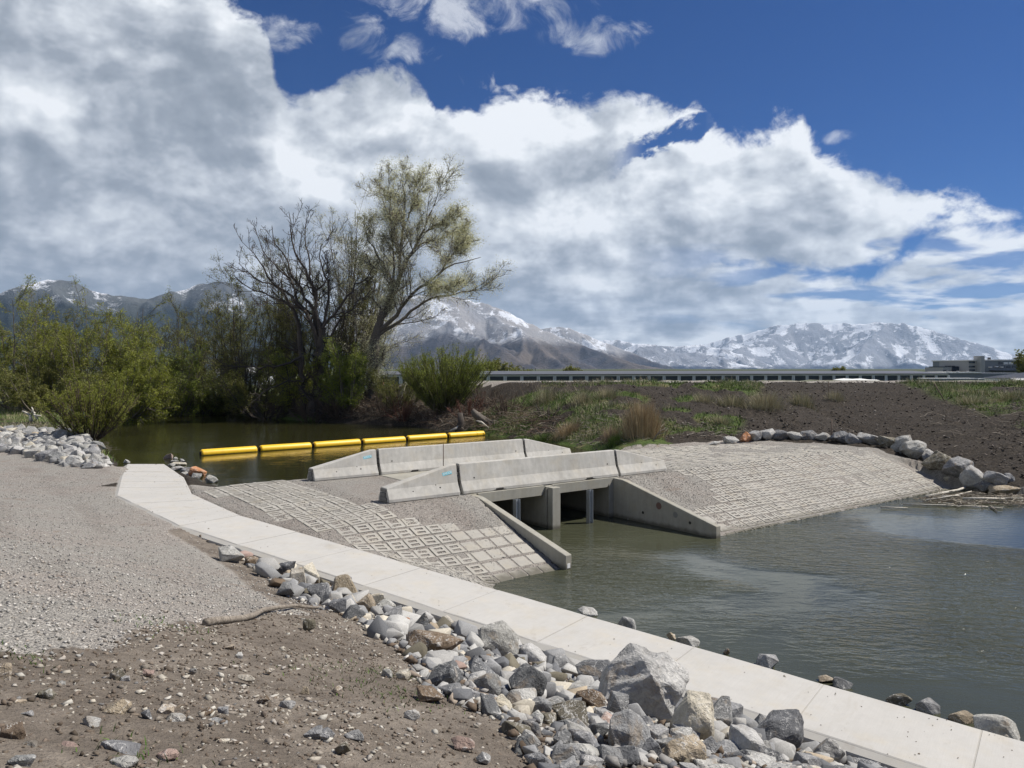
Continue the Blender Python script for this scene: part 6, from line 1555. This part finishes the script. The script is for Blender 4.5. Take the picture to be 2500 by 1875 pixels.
for i, (u, vt, Y, w, kk, bk, lab) in enumerate(br):
    willow(u, vt, Y, w, lab, None, 70 + i, name='bare_shrub', n=20, per=0, lv=LD, cat='shrub', r0=.035, hv=.5, bark=bk, group='bare shrubs along the bank', curve=.4)
# distant trees
for i, (u, vt, Y, w, lab) in enumerate(((1180, 882, 200, 60, 'left of two round trees beyond the storage roof'), (1215, 876, 230, 90, 'larger of two round trees beyond the storage roof'), (1275, 897, 240, 40, 'low tree tops beside the utility poles'), (1398, 892, 260, 34, 'lone small tree beyond the storage roof'), (2052, 898, 330, 36, 'faint round tree before the snowy range'), (2510, 850, 210, 40, 'dark tree at the right frame edge behind the factory'))):
    willow(u, vt, Y, w, lab, M['leaf_olive'], 90 + i, name='round_tree', n=12, per=5, size=.28, lv=LVW[:2], group='distant trees beyond the levee', r0=.2, spread=.4, zb=1.4, bark=M['bark'], asp=.7)

# ------------------------------------------------------------------ grasses
def blades(pts, z, h, w, lean, cols, r, seg=1, name='grass', label='', mat=None):
    n = len(pts); a = r.random(n) * 6.28; hh = h * r.uniform(.5, 1.3, n); bx = np.cos(a) * w; by = np.sin(a) * w
    la = r.random(n) * 6.28; ll = hh * lean * r.uniform(.2, 1.2, n)
    B = np.stack([pts[:, 0], pts[:, 1], z], -1); s = np.stack([bx, by, 0 * bx], -1); mid = B + np.stack([np.cos(la) * ll * .3, np.sin(la) * ll * .3, hh * .55], -1); top = B + np.stack([np.cos(la) * ll, np.sin(la) * ll, hh * .96], -1)
    V = np.stack([B - s, B + s, mid + s * .75, mid - s * .75, top], 1).reshape(-1, 3); i = np.arange(n)[:, None] * 5
    Q = i + np.array([[0, 1, 2, 3]]); T = i + np.array([[3, 2, 4]])
    C = np.repeat(np.array(cols)[r.integers(0, len(cols), n)] * r.uniform(.75, 1.3, (n, 1)), 5, 0)
    return V, Q, T, C
M['blade'] = pebble_shader(); M['blade'].name = 'grass_blades'
def field(poly, n, h, w, lean, cols, seed, keep=None):
    r = np.random.default_rng(seed); P_ = np.array(poly); lo, hi = P_.min(0), P_.max(0); pts = r.uniform(lo, hi, (n * 6, 2))
    pts = pts[sdf(pts[:, 0], pts[:, 1], poly) < 0]
    if keep is not None: pts = pts[keep(pts[:, 0], pts[:, 1])]
    pts = pts[:n]; z = ground_z(pts[:, 0], pts[:, 1]) - .02; return blades(pts, z, h * (1 if np.ndim(h) == 0 else 1), w, lean, cols, r)
LEV = [(-13, 57.5), (-8, 54.5), (-4, 49.5), (0, 44.8), (3.2, 40.5), (5.5, 37.2), (10, 37.4), (15, 36.8), (18, 33), (20, 29), (45, 30), (47, 55), (-3, 55.5), (-13, 60)]
def gmask(x, y, lo=.0):
    lo = lo + 9 * (y > 54)
    g = fbm(x * .22 + 5, y * .30, 77, 4) + .04; bare = sstep(x - (10 + (y - 36) * .42), -1.0, 1.5) * (1 - sstep(x - (24 + (y - 40) * .1), 0, 3)); return (g + .05 > lo) & (bare < .5)
gg = Geo(); green = [(.07, .125, .02), (.095, .155, .03), (.055, .095, .018), (.13, .16, .045)]; straw = [(.36, .32, .21), (.44, .40, .28), (.28, .24, .15), (.30, .28, .16)]
for V, Q, T, C in (field(LEV, 42000, .22, .013, .8, green, 1, lambda x, y: gmask(x, y, .02)), field(LEV, 20000, .42, .009, .7, straw + green[:1], 2, lambda x, y: gmask(x, y, .03) & (fbm(x * .5, y * .6, 5, 3) > .02)), field(LEV, 9000, .28, .008, .9, [(.16, .13, .09), (.12, .10, .07), (.22, .19, .13)], 3, lambda x, y: x < 9 - (y - 38) * .2)): gg.add(V, Q, T, C)
tag(link('grass', gg.mesh('grass'), M['blade']), 'green and straw coloured grass on the levee', kind='stuff')
gl = Geo(); LBK = [(-15, 31), (-17, 34), (-22, 41), (-26, 47), (-33, 57), (-50, 72), (-60, 60), (-45, 44), (-38, 40), (-28, 37)]
for V, Q, T, C in (field(LBK, 14000, .22, .010, .8, green + straw[:1], 4, lambda x, y: (sdf(x, y, LRIP) > .1) & (sdf(x, y, UP) > .1) & (y + .55 * x > 14)), field(LBK, 5000, .35, .009, .9, straw, 5, lambda x, y: (sdf(x, y, LRIP) > .1) & (sdf(x, y, UP) > .1) & (y + .55 * x > 14))): gl.add(V, Q, T, C)
tag(link('grass', gl.mesh('grass'), M['blade']), 'patchy grass behind the rocks of the left bank', kind='stuff')
def tuft(u, v, wpx, hpx, n, cols, label, seed, lean=.75, name='grass_tuft', cat='grass tuft', w=.006, group=None):
    x, y, z = hit(u, v); r = np.random.default_rng(seed); rad = wpx / F * y / 2; h = hpx / F * y
    q = r.normal(0, .42, (n, 2)) * rad * [1, .8]; pts = q + [x, y]; hh = h * np.exp(-(q ** 2).sum(1) / rad ** 2 / 1.1)
    a = np.arctan2(q[:, 1], q[:, 0]); V, Q, T, C = blades(pts, ground_z(pts[:, 0], pts[:, 1]) - .03, 1.0, w, 0, cols, r)
    V = V.reshape(n, 5, 3); zb = V[:, 0:1, 2:3].copy(); kk = (V[:, :, 2:3] - zb); V[:, :, 2:3] = zb + kk * hh[:, None, None]
    out = (kk[..., 0] ** 1.5)[..., None] * (np.stack([np.cos(a), np.sin(a)], -1) * (rad * .5 * lean * r.uniform(.2, 1.3, n))[:, None])[:, None, :]
    V[:, :, :2] += out; V = V.reshape(-1, 3) - np.array([x, y, z]); g = Geo(); g.add(V, Q, T, C)
    o = link(name, g.mesh(name), M['blade']); o.location = (x, y, z); return tag(o, label, cat, group)
gold = [(.36, .27, .15), (.42, .33, .20), (.28, .20, .11), (.33, .28, .18)]
tuft(1568, 1062, 105, 84, 2600, gold, 'big golden dry tussock by the right bank', 1, .6, w=.007)
tuft(1385, 1062, 70, 34, 900, gold, 'golden reeds at the water edge left of the big tussock', 2, .9)
tuft(1490, 1078, 50, 40, 600, [(.30, .24, .19), (.24, .18, .13)] + gold, 'pinkish dry weeds at the water left of the big tussock', 3)
for i, (u, v, w, h, n, lab) in enumerate(((1720, 985, 60, 26, 500, 'pale grass tuft above the golden tussock'), (1790, 990, 90, 34, 900, 'wide pale grass tuft left of the stake'), (1870, 1000, 110, 44, 1300, 'largest pale grass tuft on the levee'), (1960, 992, 70, 38, 800, 'pale grass tuft just left of the stake on the levee'), (2040, 978, 52, 26, 500, 'pale grass tuft at the right of the stake'),
        (1420, 985, 70, 34, 700, 'pale grass tuft on the left levee slope'), (1480, 968, 70, 30, 600, 'pale grass tuft under the levee top'), (1330, 980, 70, 40, 700, 'straw grass tuft at the left end of the levee'), (2380, 985, 90, 26, 600, 'green yellow tuft on the right of the levee'), (2470, 975, 90, 24, 600, 'tuft at the right frame edge on the levee'), (1760, 1040, 70, 26, 500, 'dull grass tuft left of the orange boulder'))):
    tuft(u, v, w, h, n, straw + ([(.09, .11, .03)] if i % 2 else []), lab, 10 + i, .8, group='pale grass tufts on the levee', w=.006)
tuft(1320, 1078, 90, 22, 900, green, 'green reeds at the water edge behind the rear barriers', 40, .9); tuft(1500, 1092, 40, 30, 500, green, 'green reeds beside the right end of the pond', 41, .9)
# brush, sticks and drift on the bank
stick_heap([(-13, 57.3), (-7.4, 54.6), (-5.2, 50.8), (-1.3, 46.2), (1.7, 42.8), (3.0, 45), (0, 50), (-5, 56), (-12, 61)], 1500, .4, 1.9, .014, [(.15, .115, .085), (.20, .16, .12), (.10, .075, .055), (.30, .26, .21), (.13, .08, .06)], 61, 'brushwood', 'dead branches and brush along the far shore', .4, .3)
stick_heap([(-33, 73), (-24.7, 67.3), (-17.7, 60.8), (-12, 56.5), (-12, 60), (-18, 64), (-26, 71)], 900, .5, 2.4, .018, [(.07, .055, .045), (.11, .09, .07), (.05, .04, .03), (.17, .15, .13)], 62, 'brushwood', 'dark dead branches at the foot of the far trees', .8, .3)
stick_heap([(1.8, 42.8), (3.6, 38.8), (5.2, 36.4), (10.5, 37.2), (13, 38), (8, 41), (4, 45)], 700, .15, .9, .010, [(.22, .18, .14), (.36, .33, .28), (.12, .10, .08)], 63, 'brushwood', 'small twigs and litter beside the golden tussock', .06, .1)
stick_heap([(-15.5, 32), (-22, 41.5), (-27, 47.5), (-33, 50), (-30, 45), (-22, 40)], 420, .3, 1.2, .010, [(.30, .27, .22), (.18, .15, .12)], 64, 'brushwood', 'bleached sticks above the left bank rocks', .05, .06)
stick_heap([(21, 36), (30, 36), (32, 44), (23, 43)], 260, .4, 1.6, .014, [(.12, .10, .08), (.25, .22, .18)], 65, 'brushwood', 'dark branches in the grass at the right of the levee', .3, .25)
# the cut stump, the bleached root and odd pieces
def blobby(name, pts, rad, mat, label, cat, k=9):
    o = tube_obj(name, pts, rad, mat, None, k)
    me = o.data; co = np.empty(len(me.vertices) * 3, np.float32); me.vertices.foreach_get('co', co); co = co.reshape(-1, 3)
    co += (np.stack([fbm(co[:, 0] * 4 + i * 9, co[:, 2] * 4 + co[:, 1], i + 3, 3) for i in range(3)], -1)) * np.mean(rad) * .7
    me.vertices.foreach_set('co', co.ravel()); me.update(); return tag(o, label, cat)
x, y, z = hit(1122, 1052); mm = y / F
st_ = blobby('tree_stump', [(x - .1, y, z - .3), (x, y, z + .1), (x + 4 * mm, y, z + 20 * mm), (x + 1 * mm, y, z + 44 * mm)], [9 * mm, 11 * mm, 8 * mm, 6 * mm], M['bark'], 'black broken stump behind the rightmost yellow float', 'stump')
o = blobby('root', [(x - 22 * mm, y - .2, z), (x - 8 * mm, y - .2, z + 6 * mm), (x + 1 * mm, y - .1, z + 14 * mm)], [3 * mm, 3.5 * mm, 2 * mm], M['bleached'], 'white', 'wood'); o.parent = st_; del o['category']; del o['label']
x2, y2, z2 = hit(1170, 1045); mm = y2 / F
blobby('broken_tree', [(x2 + 40 * mm, y2, z2), (x2 + 14 * mm, y2, z2 + 14 * mm), (x2 - 10 * mm, y2, z2 + 34 * mm), (x2 - 16 * mm, y2, z2 + 44 * mm)], [12 * mm, 12 * mm, 9 * mm, 5 * mm], M['palebark'], 'grey leaning broken trunk right of the black stump', 'fallen trunk')
blobby('driftwood', [(x2 + 24 * mm, y2 - .8, z2 + 2 * mm), (x2 + 6 * mm, y2 - .8, z2 + 16 * mm), (x2 - 6 * mm, y2 - .8, z2 + 20 * mm)], [2.4 * mm, 3 * mm, 1.2 * mm], M['bleached'], 'white bleached limb across the leaning broken trunk', 'driftwood')
x3, y3, z3 = hit(72, 1036); mm = y3 / F
rt_ = blobby('root_wad', [(x3 - 4 * mm, y3, z3), (x3 + 4 * mm, y3, z3 + 10 * mm), (x3 + 2 * mm, y3, z3 + 22 * mm), (x3 + 12 * mm, y3, z3 + 30 * mm)], [4 * mm, 5 * mm, 3.4 * mm, 3 * mm], M['bleached'], 'white weathered root wad above the left bank rocks', 'driftwood')
for q, e in enumerate((((2, 22), (-12, 30), (-18, 33)), ((10, 26), (20, 14), (10, 6)), ((6, 28), (8, 36), (5, 42)), ((12, 22), (24, 21), (28, 22)))):
    b2 = blobby('root', [(x3 + a * mm, y3, z3 + c * mm) for a, c in e], [2.6 * mm, 2.2 * mm, 1.2 * mm], M['bleached'], 'r', 'r', 7); b2.parent = rt_; del b2['category']; del b2['label']
xb, yb, zb = hit(975, 985); mm = yb / F
tube_obj('snag', [(xb, yb, zb - .2), (xb + 4 * mm, yb, zb + 20 * mm), (xb + 13 * mm, yb, zb + 44 * mm), (xb + 16 * mm, yb, zb + 52 * mm)], [5 * mm, 4 * mm, 3 * mm, 2 * mm], M['bleached'], None, 8); tag(bpy.data.objects['snag'], 'pale barkless snag in brush right of the cottonwood', 'snag')
x, y, z = hit(1592, 1080); mm = y / F
root = tube_obj('fallen_branch', [(x, y, z), (x + 10 * mm, y, z + 16 * mm), (x + 18 * mm, y, z + 26 * mm), (x + 34 * mm, y, z + 36 * mm)], [.035, .03, .022, .01], M['drift']); tag(root, 'forked pale branch standing right of the golden tussock', 'branch')
for e in (((14, 20), (30, 24), (38, 34)), ((18, 26), (22, 38), (30, 46))):
    tube_obj('twig', [(x + a * mm, y, z + c * mm) for a, c in e], [.02, .015, .007], M['drift'], root)


wd = Geo(); _w = [(hit(905, 1668), 260, .35), (hit(945, 1640), 120, .2), (hit(415, 1532), 120, .25), (hit(10, 1607), 120, .15), (hit(1800, 1868), 60, .08), (hit(310, 1848), 50, .1), (hit(1010, 1700), 60, .2)]
_rw = np.random.default_rng(55)
for (x, y, z), n, sp in _w:
    q = _rw.normal(0, sp, (n, 2)) + [x, y]; wd.add(*blades(q, ground_z(q[:, 0], q[:, 1]) - .005, .035, .004, 1.1, [(.06, .12, .02), (.09, .15, .03), (.05, .08, .02)], _rw))
tag(link('weeds', wd.mesh('weeds'), M['blade']), 'sprouting green weeds between the stones of the dirt bank', kind='stuff')

# ------------------------------------------------------------------ air
bm = bmesh.new(); bbox(bm, -17000, 17000, -17000, 17500, -9, 1350)
hz = link('haze', bm_mesh('haze', bm), None)
m = bpy.data.materials.new('clear_air'); m.use_nodes = True; nt = NT(m.node_tree); nt.n.clear()
o_ = nt.new('ShaderNodeOutputMaterial'); vp = nt.new('ShaderNodeVolumePrincipled'); vp.inputs['Color'].default_value = (.42, .66, 1.0, 1); vp.inputs['Density'].default_value = 3.2e-5; vp.inputs['Anisotropy'].default_value = .2
nt.l.new(vp.outputs[0], o_.inputs['Volume']); m.cycles.homogeneous_volume = True; hz.data.materials.append(m); tag(hz, kind='stuff')
